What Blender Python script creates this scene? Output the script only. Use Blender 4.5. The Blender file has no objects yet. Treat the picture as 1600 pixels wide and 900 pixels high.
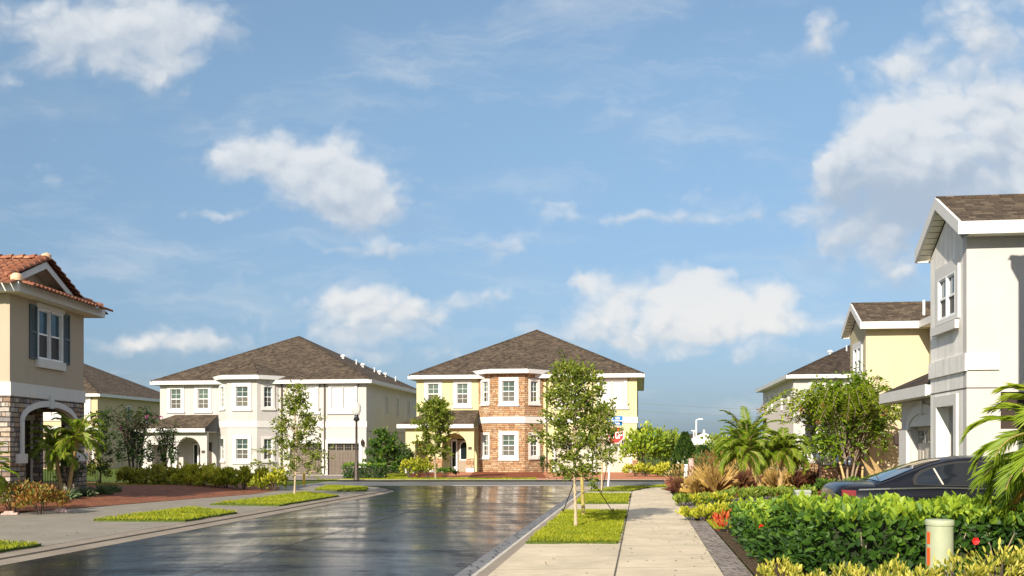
import bpy, bmesh, math, random
import numpy as np
from mathutils import Vector, Matrix, noise
from mathutils.geometry import tessellate_polygon
R = math.radians
rnd = random.Random(11)
rng = np.random.default_rng(5)
scene = bpy.context.scene
COL = scene.collection
EYE, FPX, HORIZON = 1.75, 1556.0, 697.0      # eye height, focal length in photo pixels, horizon row
SK = 0.13                                    # the street runs along (SK, 1)
STREET_ROT = -math.atan(SK)

def at(px, py, Y):
    return Vector(((px - 800) * Y / FPX, Y, EYE - (py - HORIZON) * Y / FPX))
def gp(px, py, z=0.0):
    Y = (EYE - z) * FPX / (py - HORIZON)
    return ((px - 800) * Y / FPX, Y)
def sm(a, b, x):
    k = min(1.0, max(0.0, (x - a) / (b - a)))
    return k * k * (3 - 2 * k)

# ------------------------------------------------------------------ materials
class NT:
    def __init__(s, nt):
        s.nt = nt; nt.nodes.clear()
    def __call__(s, typ, ins=None, **props):
        n = s.nt.nodes.new('ShaderNode' + typ)
        for k, v in props.items(): setattr(n, k, v)
        for k, v in (ins or {}).items():
            sock = n.inputs[k]
            if isinstance(v, bpy.types.NodeSocket): s.nt.links.new(v, sock)
            elif isinstance(v, bpy.types.Node): s.nt.links.new(v.outputs[0], sock)
            else:
                if isinstance(v, tuple) and len(v) == 3 and sock.type == 'RGBA': v = (*v, 1)
                sock.default_value = v
        return n
    def m(s, op, a, b=None, c=None, clamp=False):
        ins = {0: a}
        if b is not None: ins[1] = b
        if c is not None: ins[2] = c
        return s('Math', ins, operation=op, use_clamp=clamp).outputs[0]
    def vm(s, op, a, b=None, c=None):
        n = s('VectorMath', operation=op)
        for i, v in enumerate((a, b, c)):
            if v is None: continue
            if isinstance(v, bpy.types.NodeSocket): s.nt.links.new(v, n.inputs[i])
            else: n.inputs[i].default_value = v
        return n.outputs['Value'] if op in ('DOT_PRODUCT', 'LENGTH') else n.outputs[0]
    def mix(s, f, a, b, mode='MIX'):
        n = s('Mix', data_type='RGBA', blend_type=mode)
        for i, v in ((0, f), (6, a), (7, b)):
            if isinstance(v, bpy.types.NodeSocket): s.nt.links.new(v, n.inputs[i])
            else: n.inputs[i].default_value = (*v, 1) if isinstance(v, tuple) and len(v) == 3 else v
        return n.outputs[2]
    def ramp(s, f, stops, interp='LINEAR'):
        n = s('ValToRGB', {0: f}); cr = n.color_ramp; cr.interpolation = interp
        while len(cr.elements) < len(stops): cr.elements.new(0.5)
        for e, (p, c) in zip(cr.elements, stops):
            e.position = p; e.color = (*c, 1) if len(c) == 3 else c
        return n.outputs[0]
    def rng(s, f, a, b, c=0.0, d=1.0, smooth=False):
        return s('MapRange', {0: f, 1: a, 2: b, 3: c, 4: d}, interpolation_type='SMOOTHSTEP' if smooth else 'LINEAR').outputs[0]
    def uv(s): return s('TexCoord').outputs['UV']
    def obj(s): return s('TexCoord').outputs['Object']
    def noise(s, vec, scale, detail=3.0, rough=0.55, dist=0.0):
        return s('TexNoise', {'Vector': vec, 'Scale': scale, 'Detail': detail, 'Roughness': rough, 'Distortion': dist}).outputs[0]
    def scale(s, vec, v): return s.vm('MULTIPLY', vec, v)
    def bump(s, h, strength, dist=0.02):
        return s('Bump', {'Height': h, 'Strength': strength, 'Distance': dist}).outputs[0]
    def bsdf(s, **k):
        names = dict(base='Base Color', rough='Roughness', metal='Metallic', spec='Specular IOR Level', ior='IOR', normal='Normal',
                     coat='Coat Weight', crough='Coat Roughness', trans='Transmission Weight', alpha='Alpha', emis='Emission Color', estr='Emission Strength')
        return s('BsdfPrincipled', {names[a]: v for a, v in k.items()})
    def out(s, sh): s('OutputMaterial', {'Surface': sh.outputs[0] if isinstance(sh, bpy.types.Node) else sh})

def newmat(name):
    m = bpy.data.materials.new(name); m.use_nodes = True
    return m, NT(m.node_tree)

def cells(n, uv, w, h, vary=0.5, mortar=0.01):
    """running-bond cells of uneven width: (per-cell random colour node, mask that is 0 in the joints)"""
    sep = n('SeparateXYZ', {0: uv})
    v = n.m('DIVIDE', sep.outputs[1], h); row = n.m('FLOOR', v); fv = n.m('FRACT', v)
    r1 = n('TexWhiteNoise', {'W': row}, noise_dimensions='1D').outputs[0]
    wid = n.m('MULTIPLY_ADD', r1, vary * w, w * (1 - vary * 0.5))
    u = n.m('ADD', n.m('DIVIDE', sep.outputs[0], wid), n.m('MULTIPLY', r1, 37.3))
    col = n.m('FLOOR', u); fu = n.m('FRACT', u)
    idv = n('CombineXYZ', {0: col, 1: row, 2: 0.0})
    wn = n('TexWhiteNoise', {'Vector': idv}, noise_dimensions='3D')
    eu = n.m('MINIMUM', fu, n.m('SUBTRACT', 1.0, fu)); ev = n.m('MINIMUM', fv, n.m('SUBTRACT', 1.0, fv))
    mu = n.rng(n.m('MULTIPLY', eu, w), mortar * .5, mortar * 1.3); mv = n.rng(n.m('MULTIPLY', ev, h), mortar * .5, mortar * 1.3)
    return wn, n.m('MINIMUM', mu, mv), fv

def stucco(name, col, var=0.08, bump=0.25, rough=0.9):
    m, n = newmat(name); o = n.obj()
    big = n.noise(o, 0.7, 4); streak = n.noise(n.scale(o, (5.0, 5.0, 0.35)), 1.0, 3)
    k = n.rng(n.m('MULTIPLY_ADD', streak, 0.45, n.m('MULTIPLY', big, 0.55)), 0.3, 0.7, 1 - var, 1 + var * .4)
    c = n.mix(1.0, col, n('CombineXYZ', {0: k, 1: k, 2: k}).outputs[0], 'MULTIPLY')
    f = n.noise(o, 35, 4, 0.7)
    n.out(n.bsdf(base=c, rough=rough, spec=0.25, normal=n.bump(f, bump, 0.02)))
    return m
def plain(name, col, rough=0.6, metal=0.0, spec=0.4, var=0.06, scale=4.0, coat=0.0):
    m, n = newmat(name)
    k = n.rng(n.noise(n.obj(), scale, 4), 0.3, 0.7, 1 - var, 1 + var)
    c = n.mix(1.0, col, n('CombineXYZ', {0: k, 1: k, 2: k}).outputs[0], 'MULTIPLY')
    n.out(n.bsdf(base=c, rough=rough, metal=metal, spec=spec, coat=coat, crough=0.05))
    return m
def masonry(name, w, h, cols, joint, vary=0.6, mortar=0.012, bump=0.8, rough=0.85, grime=0.25):
    m, n = newmat(name); uv = n.uv()
    wob = n.noise(uv, 3.0, 2)
    uv2 = n.vm('ADD', uv, n.scale(n('CombineXYZ', {0: wob, 1: wob, 2: 0.0}).outputs[0], (0.03, 0.03, 0)))
    wn, mask, fv = cells(n, uv2, w, h, vary, mortar)
    stops = [(i / max(1, len(cols) - 1), c) for i, c in enumerate(cols)]
    c = n.ramp(wn.outputs[0], stops)
    fine = n.noise(uv, 9, 6, 0.7)
    k = n.rng(fine, 0.25, 0.75, 1 - grime, 1 + grime)
    c = n.mix(1.0, c, n('CombineXYZ', {0: k, 1: k, 2: k}).outputs[0], 'MULTIPLY')
    c = n.mix(mask, joint, c)
    hgt = n.m('ADD', n.m('MULTIPLY', mask, n.m('MULTIPLY_ADD', wn.outputs[0], 0.6, 0.5)), n.m('MULTIPLY', fine, 0.5))
    n.out(n.bsdf(base=c, rough=rough, spec=0.25, normal=n.bump(hgt, bump, 0.03)))
    return m
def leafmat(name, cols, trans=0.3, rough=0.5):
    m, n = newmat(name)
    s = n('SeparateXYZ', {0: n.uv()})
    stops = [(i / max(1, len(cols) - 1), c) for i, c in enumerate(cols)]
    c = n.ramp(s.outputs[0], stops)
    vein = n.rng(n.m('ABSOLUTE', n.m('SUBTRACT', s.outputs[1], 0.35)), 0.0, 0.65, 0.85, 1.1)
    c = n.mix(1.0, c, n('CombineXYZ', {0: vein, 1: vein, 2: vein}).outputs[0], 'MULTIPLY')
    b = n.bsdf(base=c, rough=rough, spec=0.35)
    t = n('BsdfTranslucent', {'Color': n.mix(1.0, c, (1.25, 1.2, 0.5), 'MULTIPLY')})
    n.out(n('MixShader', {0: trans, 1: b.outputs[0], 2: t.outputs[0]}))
    return m

M = {}
M['cream'] = stucco('cream_stucco', (0.48, 0.45, 0.425), 0.16)
M['cream_trim'] = stucco('white_trim_stucco', (0.60, 0.58, 0.55), 0.06, 0.15)
M['cream_shade_side'] = stucco('shaded_side_cream_stucco', (0.56, 0.55, 0.535), 0.14)  # cream stucco again, its colour neutralised to paint the side wall's grey shade
M['yellow'] = stucco('pale_yellow_stucco', (0.57, 0.51, 0.285))
M['tan'] = stucco('tan_stucco', (0.42, 0.35, 0.265))
M['tan_far'] = stucco('sand_stucco', (0.52, 0.41, 0.255))
M['white'] = stucco('off_white_stucco', (0.52, 0.495, 0.475), 0.12, 0.6)
M['rough_white_lit'] = stucco('sunlit_rough_white_stucco', (0.83, 0.80, 0.755), 0.35, 0.5)  # rough white stucco, lightened in colour to stand for grazing sun
M['butter'] = stucco('butter_stucco', (0.54, 0.46, 0.31))
M['butter_shade'] = stucco('shaded_butter_stucco', (0.47, 0.41, 0.27))  # butter stucco with the shade of the less lit street walls in its colour
M['pink'] = stucco('pinkish_white_stucco', (0.80, 0.69, 0.62))
M['trim'] = plain('white_painted_trim', (0.60, 0.585, 0.56), 0.55, var=0.04, scale=2)
M['soffit'] = plain('cream_soffit', (0.78, 0.75, 0.64), 0.7)
M['sash'] = plain('white_vinyl', (0.80, 0.80, 0.79), 0.4, var=0.02)
M['shutter'] = plain('slate_blue_paint', (0.055, 0.085, 0.10), 0.6)
M['door_taupe'] = plain('taupe_door_paint', (0.30, 0.23, 0.165), 0.5, var=0.04)
M['door_brown'] = plain('brown_door_paint', (0.07, 0.045, 0.03), 0.45)
M['garage_brown'] = plain('taupe_garage_paint', (0.125, 0.095, 0.07), 0.55, var=0.12, scale=9)
M['garage_grey'] = plain('warm_grey_garage_paint', (0.44, 0.40, 0.34), 0.55, var=0.04)
M['black_metal'] = plain('black_metal', (0.015, 0.015, 0.017), 0.4, 0.0, 0.5)
M['bronze'] = plain('dark_bronze_paint', (0.05, 0.034, 0.026), 0.45, 0.2)
M['steel'] = plain('galvanised_steel', (0.42, 0.43, 0.43), 0.4, 0.7)
M['pole_white'] = plain('white_pole_paint', (0.75, 0.75, 0.73), 0.5)
M['yellow_paint'] = plain('yellow_marker_plastic', (0.80, 0.50, 0.02), 0.5)
M['red_sign'] = plain('red_sign_sheeting', (0.55, 0.025, 0.015), 0.45)
M['blue_sign'] = plain('blue_sign_sheeting', (0.02, 0.16, 0.42), 0.45)
M['sign_white'] = plain('white_sign_sheeting', (0.82, 0.82, 0.80), 0.5)
M['pedestal'] = plain('pale_green_plastic', (0.33, 0.36, 0.235), 0.55, var=0.07, scale=6)
M['orange_tag'] = plain('orange_warning_label', (0.72, 0.10, 0.015), 0.5)
M['box_grey'] = plain('grey_green_plastic', (0.30, 0.33, 0.27), 0.6)
M['bark'] = plain('grey_brown_bark', (0.30, 0.235, 0.165), 0.9, var=0.35, scale=30)
M['bark_pale'] = plain('pale_bark', (0.44, 0.34, 0.22), 0.85, var=0.3, scale=22)
M['bark_dark'] = plain('dark_bark', (0.085, 0.06, 0.045), 0.95, var=0.4, scale=25)
M['palm_bark'] = plain('fibrous_palm_trunk', (0.36, 0.24, 0.10), 0.9, var=0.4, scale=40)
M['stake'] = plain('raw_pine_stake', (0.50, 0.33, 0.15), 0.8, var=0.15, scale=20)
M['lichen'] = plain('lichen_yellow_wood', (0.34, 0.27, 0.085), 0.85, var=0.3, scale=18)
M['rubber'] = plain('black_rubber', (0.018, 0.018, 0.018), 0.8)
M['chrome'] = plain('brushed_trim_metal', (0.62, 0.62, 0.62), 0.25, 1.0, var=0.02)
M['beige_trim'] = plain('beige_door_divider', (0.50, 0.45, 0.38), 0.5)
M['red_lens'] = plain('red_lamp_lens', (0.16, 0.006, 0.006), 0.15, spec=0.6)
M['teal'] = plain('teal_tank_paint', (0.10, 0.42, 0.46), 0.5)
M['hibiscus'] = plain('red_petal', (0.72, 0.02, 0.02), 0.6)
M['stone_slab'] = plain('pinkish_flagstone', (0.48, 0.33, 0.29), 0.8, var=0.25, scale=8)
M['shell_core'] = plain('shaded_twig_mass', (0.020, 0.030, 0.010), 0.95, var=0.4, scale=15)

def carpaint(name, col):
    m, n = newmat(name)
    fl = n.noise(n.obj(), 400, 2)
    c = n.mix(n.rng(fl, 0.4, 0.7), col, tuple(min(1, x * 1.7 + .004) for x in col))
    n.out(n.bsdf(base=c, rough=0.22, metal=0.0, spec=0.22, coat=0.15, crough=0.04))
    return m
M['navy'] = carpaint('navy_car_paint', (0.004, 0.0045, 0.008))
M['black_car'] = carpaint('black_car_paint', (0.008, 0.008, 0.009))
def glassdark(name, col, rough=0.03):
    m, n = newmat(name)
    n.out(n.bsdf(base=col, rough=rough, spec=0.6, ior=1.5, coat=0.3, crough=0.02))
    return m
M['car_glass'] = glassdark('tinted_car_glass', (0.010, 0.013, 0.018))
M['globe'] = None
m_, n_ = newmat('frosted_globe'); n_.out(n_.bsdf(base=(0.78, 0.76, 0.70), rough=0.25, trans=0.45, ior=1.3)); M['globe'] = m_

def pane(name, base, slat, rough):
    m, n = newmat(name)
    s = n('SeparateXYZ', {0: n.obj()})
    w = n.m('FRACT', n.m('MULTIPLY', s.outputs[2], 17.0))
    f = n.rng(w, 0.55, 0.75)
    big = n.noise(n.obj(), 1.1, 2)
    rn = n('ObjectInfo').outputs['Random']
    c = n.mix(n.m('MULTIPLY', f, n.rng(rn, .15, .75)), base, slat); c = n.mix(n.m('MULTIPLY', n.rng(big, 0.35, 0.65), n.rng(rn, 1.0, 0.0)), c, tuple(v*.45 for v in base))
    wav = n.bump(n.noise(n.obj(), 2.2, 1), 0.06, 0.05)
    n.out(n.bsdf(base=c, rough=rough, spec=0.35, ior=1.45, normal=wav))
    return m
M['pane'] = pane('window_glass', (0.055, 0.085, 0.075), (0.17, 0.22, 0.17), 0.05)
M['screen'] = pane('window_insect_screen', (0.075, 0.070, 0.055), (0.15, 0.14, 0.11), 0.45)
M['pane_blue'] = pane('sky_lit_window_glass', (0.02, 0.075, 0.115), (0.05, 0.13, 0.175), 0.12)
M['screen_dark'] = pane('dark_insect_screen', (0.030, 0.029, 0.028), (0.06, 0.057, 0.052), 0.5)
M['dark_glass'] = glassdark('dark_door_glass', (0.012, 0.018, 0.020), 0.06)

def shingles(name, tint=(1, 1, 1)):
    m, n = newmat(name); uv = n.uv()
    wn, mask, fv = cells(n, uv, 0.26, 0.145, 0.7, 0.008)
    cols = [(0.058, 0.042, 0.029), (0.085, 0.061, 0.041), (0.105, 0.077, 0.052), (0.128, 0.095, 0.064), (0.075, 0.054, 0.037), (0.165, 0.125, 0.086)]
    cols = [tuple(a * b for a, b in zip(c, tint)) for c in cols]
    c = n.ramp(wn.outputs[0], [(i / 5, k) for i, k in enumerate(cols)], 'CONSTANT')
    big = n.noise(uv, 0.8, 4, 0.6); k = n.rng(big, 0.3, 0.7, 0.85, 1.14)
    c = n.mix(1.0, c, n('CombineXYZ', {0: k, 1: k, 2: k}).outputs[0], 'MULTIPLY')
    c = n.mix(mask, (0.02, 0.016, 0.013), c)
    g = n.noise(uv, 90, 2)
    h = n.m('ADD', n.m('MULTIPLY', n.m('SUBTRACT', 1.0, fv), 1.0), n.m('ADD', n.m('MULTIPLY', wn.outputs[0], 0.6), n.m('MULTIPLY', g, 0.3)))
    n.out(n.bsdf(base=c, rough=0.92, spec=0.2, normal=n.bump(h, 0.9, 0.02)))
    return m
M['shingle'] = shingles('brown_asphalt_shingles')
M['shingle_dark'] = shingles('dark_asphalt_shingles', (0.62, 0.60, 0.60))
M['ledge'] = masonry('orange_ledgestone', 0.34, 0.125, [(0.44, 0.25, 0.125), (0.26, 0.135, 0.075), (0.50, 0.33, 0.19), (0.36, 0.19, 0.095), (0.52, 0.39, 0.26), (0.31, 0.20, 0.125)], (0.12, 0.07, 0.04), grime=0.3)
M['fieldstone'] = masonry('grey_brown_ashlar_stone', 0.30, 0.145, [(0.20, 0.18, 0.18), (0.36, 0.30, 0.25), (0.30, 0.19, 0.11), (0.12, 0.11, 0.12), (0.42, 0.37, 0.32), (0.34, 0.24, 0.15), (0.18, 0.14, 0.13), (0.38, 0.33, 0.30)], (0.05, 0.045, 0.04), vary=1.3, mortar=0.014, bump=1.0, grime=0.4)
M['tile'] = masonry('terracotta_clay', 0.24, 0.38, [(0.25, 0.088, 0.045), (0.31, 0.125, 0.067), (0.18, 0.065, 0.038), (0.36, 0.18, 0.10)], (0.20, 0.06, 0.03), mortar=0.004, bump=0.15, rough=0.75)
M['tile_pale'] = plain('pale_mortared_clay', (0.62, 0.42, 0.26), 0.85, var=0.25, scale=5)
M['red_paver'] = masonry('red_clay_pavers', 0.21, 0.105, [(0.235, 0.080, 0.034), (0.165, 0.054, 0.025), (0.31, 0.115, 0.05), (0.195, 0.068, 0.032)], (0.07, 0.032, 0.022), vary=0.0, mortar=0.007, bump=0.4, grime=0.35)
M['orange_paver'] = masonry('orange_clay_pavers', 0.21, 0.105, [(0.56, 0.22, 0.105), (0.46, 0.165, 0.08), (0.62, 0.28, 0.15)], (0.20, 0.08, 0.05), vary=0.0, mortar=0.007, bump=0.4)
M['grey_paver'] = masonry('grey_brown_pavers', 0.26, 0.19, [(0.20, 0.165, 0.145), (0.25, 0.205, 0.18), (0.29, 0.25, 0.22), (0.17, 0.145, 0.13)], (0.06, 0.05, 0.045), vary=0.15, mortar=0.010, bump=0.5)
M['gutter'] = masonry('dark_gutter_blocks', 0.30, 0.42, [(0.15, 0.145, 0.145), (0.19, 0.18, 0.175), (0.115, 0.11, 0.115)], (0.05, 0.05, 0.05), vary=0.0, mortar=0.016, bump=0.4, rough=0.55)

def concrete(name, col, joint=1.55, stain=0.38):
    m, n = newmat(name); uv = n.uv()
    a = n.noise(uv, 0.9, 5, 0.6); b = n.noise(n.scale(uv, (1.0, 4.0, 1.0)), 3.5, 5, 0.7); g = n.noise(uv, 60, 3, 0.7)
    t = n.m('ADD', n.m('MULTIPLY', a, 0.5), n.m('MULTIPLY', b, 0.5))
    k = n.rng(t, 0.3, 0.7, 1 - stain, 1 + stain * .55)
    k = n.m('MULTIPLY', k, n.rng(g, 0.3, 0.7, 0.86, 1.1))
    c = n.mix(1.0, col, n('CombineXYZ', {0: k, 1: k, 2: k}).outputs[0], 'MULTIPLY')
    spots = n.rng(n.noise(uv, 5.5, 3), 0.62, 0.74)
    c = n.mix(n.m('MULTIPLY', spots, 0.35), c, (0.16, 0.14, 0.11))
    if joint:
        s = n('SeparateXYZ', {0: uv})
        fr = n.m('FRACT', n.m('DIVIDE', s.outputs[1], joint))
        e = n.m('MULTIPLY', n.m('MINIMUM', fr, n.m('SUBTRACT', 1.0, fr)), joint)
        j = n.rng(e, 0.008, 0.02)
        c = n.mix(j, (0.24, 0.20, 0.145), c)
    n.out(n.bsdf(base=c, rough=0.85, spec=0.3, normal=n.bump(n.m('ADD', g, n.m('MULTIPLY', b, .6)), 0.25, 0.01)))
    return m
M['concrete'] = concrete('warm_concrete', (0.59, 0.495, 0.355))
M['concrete_shade'] = concrete('shaded_concrete', (0.255, 0.225, 0.18), 1.6)  # same concrete, darkened in colour for the shade on the left side
M['curb'] = concrete('curb_concrete', (0.29, 0.24, 0.185), 3.0, 0.35)
M['curb_pale'] = concrete('pale_chipped_curb', (0.50, 0.46, 0.39), 0.9, 0.45)
M['seam'] = plain('road_seam_grit', (0.07, 0.068, 0.065), 0.6)
M['joint'] = plain('dark_joint_filler', (0.10, 0.085, 0.065), 0.9)

def asphalt():
    m, n = newmat('wet_asphalt'); uv = n.uv()
    g = n.noise(uv, 130, 3, 0.7)
    long_ = n.noise(n.scale(uv, (1.5, 0.10, 1)), 1.0, 4, 0.6)
    wide = n.noise(n.scale(uv, (0.35, 0.9, 1)), 1.0, 4, 0.65, 0.6)
    rip = n.noise(n.scale(uv, (0.8, 7.0, 1)), 1.3, 4, 0.62, 0.4)
    pud = n.rng(n.m('ADD', n.m('MULTIPLY', wide, 0.65), n.m('MULTIPLY', long_, 0.35)), 0.36, 0.60)
    # the crown of the road drains and dries first; edges hold the water
    ux = n('SeparateXYZ', {0: uv}).outputs[0]
    cd = n.m('DIVIDE', n.m('ADD', n.m('ADD', ux, 7.05), n.m('MULTIPLY', n.m('SUBTRACT', long_, .5), 1.6)), 0.85)
    crown = n.m('EXPONENT', n.m('MULTIPLY', n.m('MULTIPLY', cd, cd), -1.0))
    fine = n.rng(n.noise(n.scale(uv, (1.1, 3.2, 1)), 1.6, 5, 0.7, 0.3), 0.50, 0.72)
    pud = n.m('ADD', n.m('MULTIPLY_ADD', pud, 0.75, 0.08), n.m('ADD', n.m('MULTIPLY', crown, 0.8), n.m('MULTIPLY', fine, 0.35)), clamp=True)
    c = n.mix(pud, (0.004, 0.0045, 0.006), (0.013, 0.013, 0.014))
    c = n.mix(n.m('MULTIPLY', n.rng(g, 0.35, 0.75), 0.4), c, (0.022, 0.022, 0.022))
    rough = n.rng(pud, 0.0, 1.0, 0.03, 0.30)
    rough = n.m('ADD', rough, n.m('MULTIPLY', n.rng(rip, 0.35, 0.7), 0.05))
    hb = n.m('ADD', n.m('MULTIPLY', rip, 1.0), n.m('MULTIPLY', g, 0.22))
    n.out(n.bsdf(base=c, rough=rough, spec=n.rng(pud, 0.0, 1.0, 0.27, 0.006), ior=1.33, normal=n.bump(hb, 0.05, 0.02)))
    return m
M['asphalt'] = asphalt()
def dry_asphalt():
    m, n = newmat('damp_asphalt'); uv = n.uv()
    g = n.noise(uv, 110, 3, 0.7); a = n.noise(uv, 0.5, 4)
    c = n.mix(n.rng(a, .35, .65), (0.085, 0.084, 0.085), (0.15, 0.145, 0.135))
    c = n.mix(n.m('MULTIPLY', n.rng(g, .4, .7), .4), c, (0.13, 0.125, 0.12))
    n.out(n.bsdf(base=c, rough=n.rng(a, .35, .65, 0.35, 0.75), spec=0.4, normal=n.bump(g, 0.3, 0.01)))
    return m
M['asphalt_dry'] = dry_asphalt()
def soil(name, a, b, c3, scale=45):
    m, n = newmat(name); uv = n.uv()
    v = n('TexVoronoi', {'Vector': uv, 'Scale': scale}); g = n.noise(uv, 8, 4)
    c = n.ramp(n('SeparateColor', {0: v.outputs['Color']}).outputs[0], [(0, a), (.5, b), (1, c3)])
    k = n.rng(g, .3, .7, .7, 1.25)
    c = n.mix(1.0, c, n('CombineXYZ', {0: k, 1: k, 2: k}).outputs[0], 'MULTIPLY')
    n.out(n.bsdf(base=c, rough=0.95, spec=0.15, normal=n.bump(v.outputs['Distance'], 0.9, 0.03)))
    return m
M['mulch'] = soil('red_bark_mulch', (0.28, 0.075, 0.03), (0.20, 0.055, 0.025), (0.36, 0.13, 0.06))
M['dirt'] = soil('dark_planting_soil', (0.05, 0.035, 0.02), (0.09, 0.06, 0.035), (0.13, 0.09, 0.05))
M['turf'] = soil('turf_thatch', (0.085, 0.125, 0.018), (0.12, 0.16, 0.025), (0.06, 0.095, 0.015), 60)

M['blade'] = leafmat('grass_blades', [(0.15, 0.20, 0.010), (0.27, 0.31, 0.014), (0.37, 0.40, 0.02), (0.52, 0.45, 0.05)], 0.35)
M['oak'] = leafmat('glossy_oak_leaves', [(0.050, 0.085, 0.010), (0.12, 0.175, 0.016), (0.22, 0.27, 0.026), (0.42, 0.43, 0.09)], 0.32, 0.45)
M['dark_leaf'] = leafmat('dark_green_leaves', [(0.020, 0.045, 0.010), (0.042, 0.085, 0.014), (0.075, 0.13, 0.02)], 0.25, 0.5)
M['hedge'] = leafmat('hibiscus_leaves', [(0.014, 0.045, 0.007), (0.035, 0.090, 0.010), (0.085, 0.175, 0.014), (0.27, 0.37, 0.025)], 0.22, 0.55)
M['lime'] = leafmat('yellow_green_leaves', [(0.09, 0.14, 0.012), (0.22, 0.27, 0.02), (0.42, 0.42, 0.03), (0.60, 0.55, 0.06)], 0.3)
M['olive'] = leafmat('mottled_green_leaves', [(0.05, 0.08, 0.013), (0.13, 0.16, 0.02), (0.28, 0.29, 0.035), (0.44, 0.40, 0.06)], 0.28)
M['varieg'] = leafmat('variegated_gold_leaves', [(0.05, 0.085, 0.012), (0.13, 0.17, 0.02), (0.38, 0.36, 0.04), (0.62, 0.55, 0.12)], 0.28)
M['crape'] = leafmat('crape_myrtle_leaves', [(0.055, 0.11, 0.010), (0.14, 0.23, 0.014), (0.30, 0.40, 0.025), (0.50, 0.54, 0.05)], 0.32, 0.42)
M['bronze_leaf'] = leafmat('bronze_seed_heads', [(0.22, 0.10, 0.03), (0.30, 0.17, 0.05)], 0.25)
M['palm'] = leafmat('palm_leaflets', [(0.07, 0.13, 0.010), (0.15, 0.25, 0.016), (0.26, 0.36, 0.025), (0.44, 0.46, 0.06)], 0.36, 0.45)
M['palm_dry'] = leafmat('dry_palm_leaflets', [(0.42, 0.26, 0.05), (0.55, 0.38, 0.09)], 0.3)
M['gold_grass'] = leafmat('dry_golden_grass', [(0.34, 0.22, 0.05), (0.50, 0.34, 0.09), (0.66, 0.50, 0.20), (0.40, 0.24, 0.09)], 0.3)
M['red_grass'] = leafmat('purple_fountain_grass', [(0.10, 0.035, 0.03), (0.20, 0.075, 0.045), (0.30, 0.14, 0.07), (0.12, 0.10, 0.03)], 0.3)
M['sage'] = leafmat('sage_green_blades', [(0.07, 0.11, 0.05), (0.13, 0.18, 0.09), (0.18, 0.24, 0.12)], 0.25)
M['red_leaf'] = leafmat('red_tipped_leaves', [(0.05, 0.08, 0.015), (0.12, 0.14, 0.025), (0.28, 0.22, 0.03), (0.34, 0.10, 0.035), (0.10, 0.13, 0.02)], 0.28)
M['croton'] = leafmat('scarlet_leaves', [(0.35, 0.03, 0.02), (0.55, 0.08, 0.03), (0.50, 0.20, 0.04)], 0.25)
M['conifer'] = leafmat('conifer_sprays', [(0.03, 0.07, 0.012), (0.055, 0.11, 0.02), (0.09, 0.15, 0.03)], 0.15)
M['fresh'] = leafmat('fresh_green_leaves', [(0.06, 0.11, 0.014), (0.12, 0.19, 0.02), (0.22, 0.29, 0.035), (0.34, 0.38, 0.06)], 0.3)
M['litter'] = leafmat('dry_leaf_litter', [(0.10, 0.06, 0.025), (0.20, 0.12, 0.05), (0.10, 0.12, 0.02)], 0.05)
M['blossom'] = leafmat('magenta_blossom', [(0.40, 0.04, 0.22), (0.50, 0.08, 0.30)], 0.3)

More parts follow.
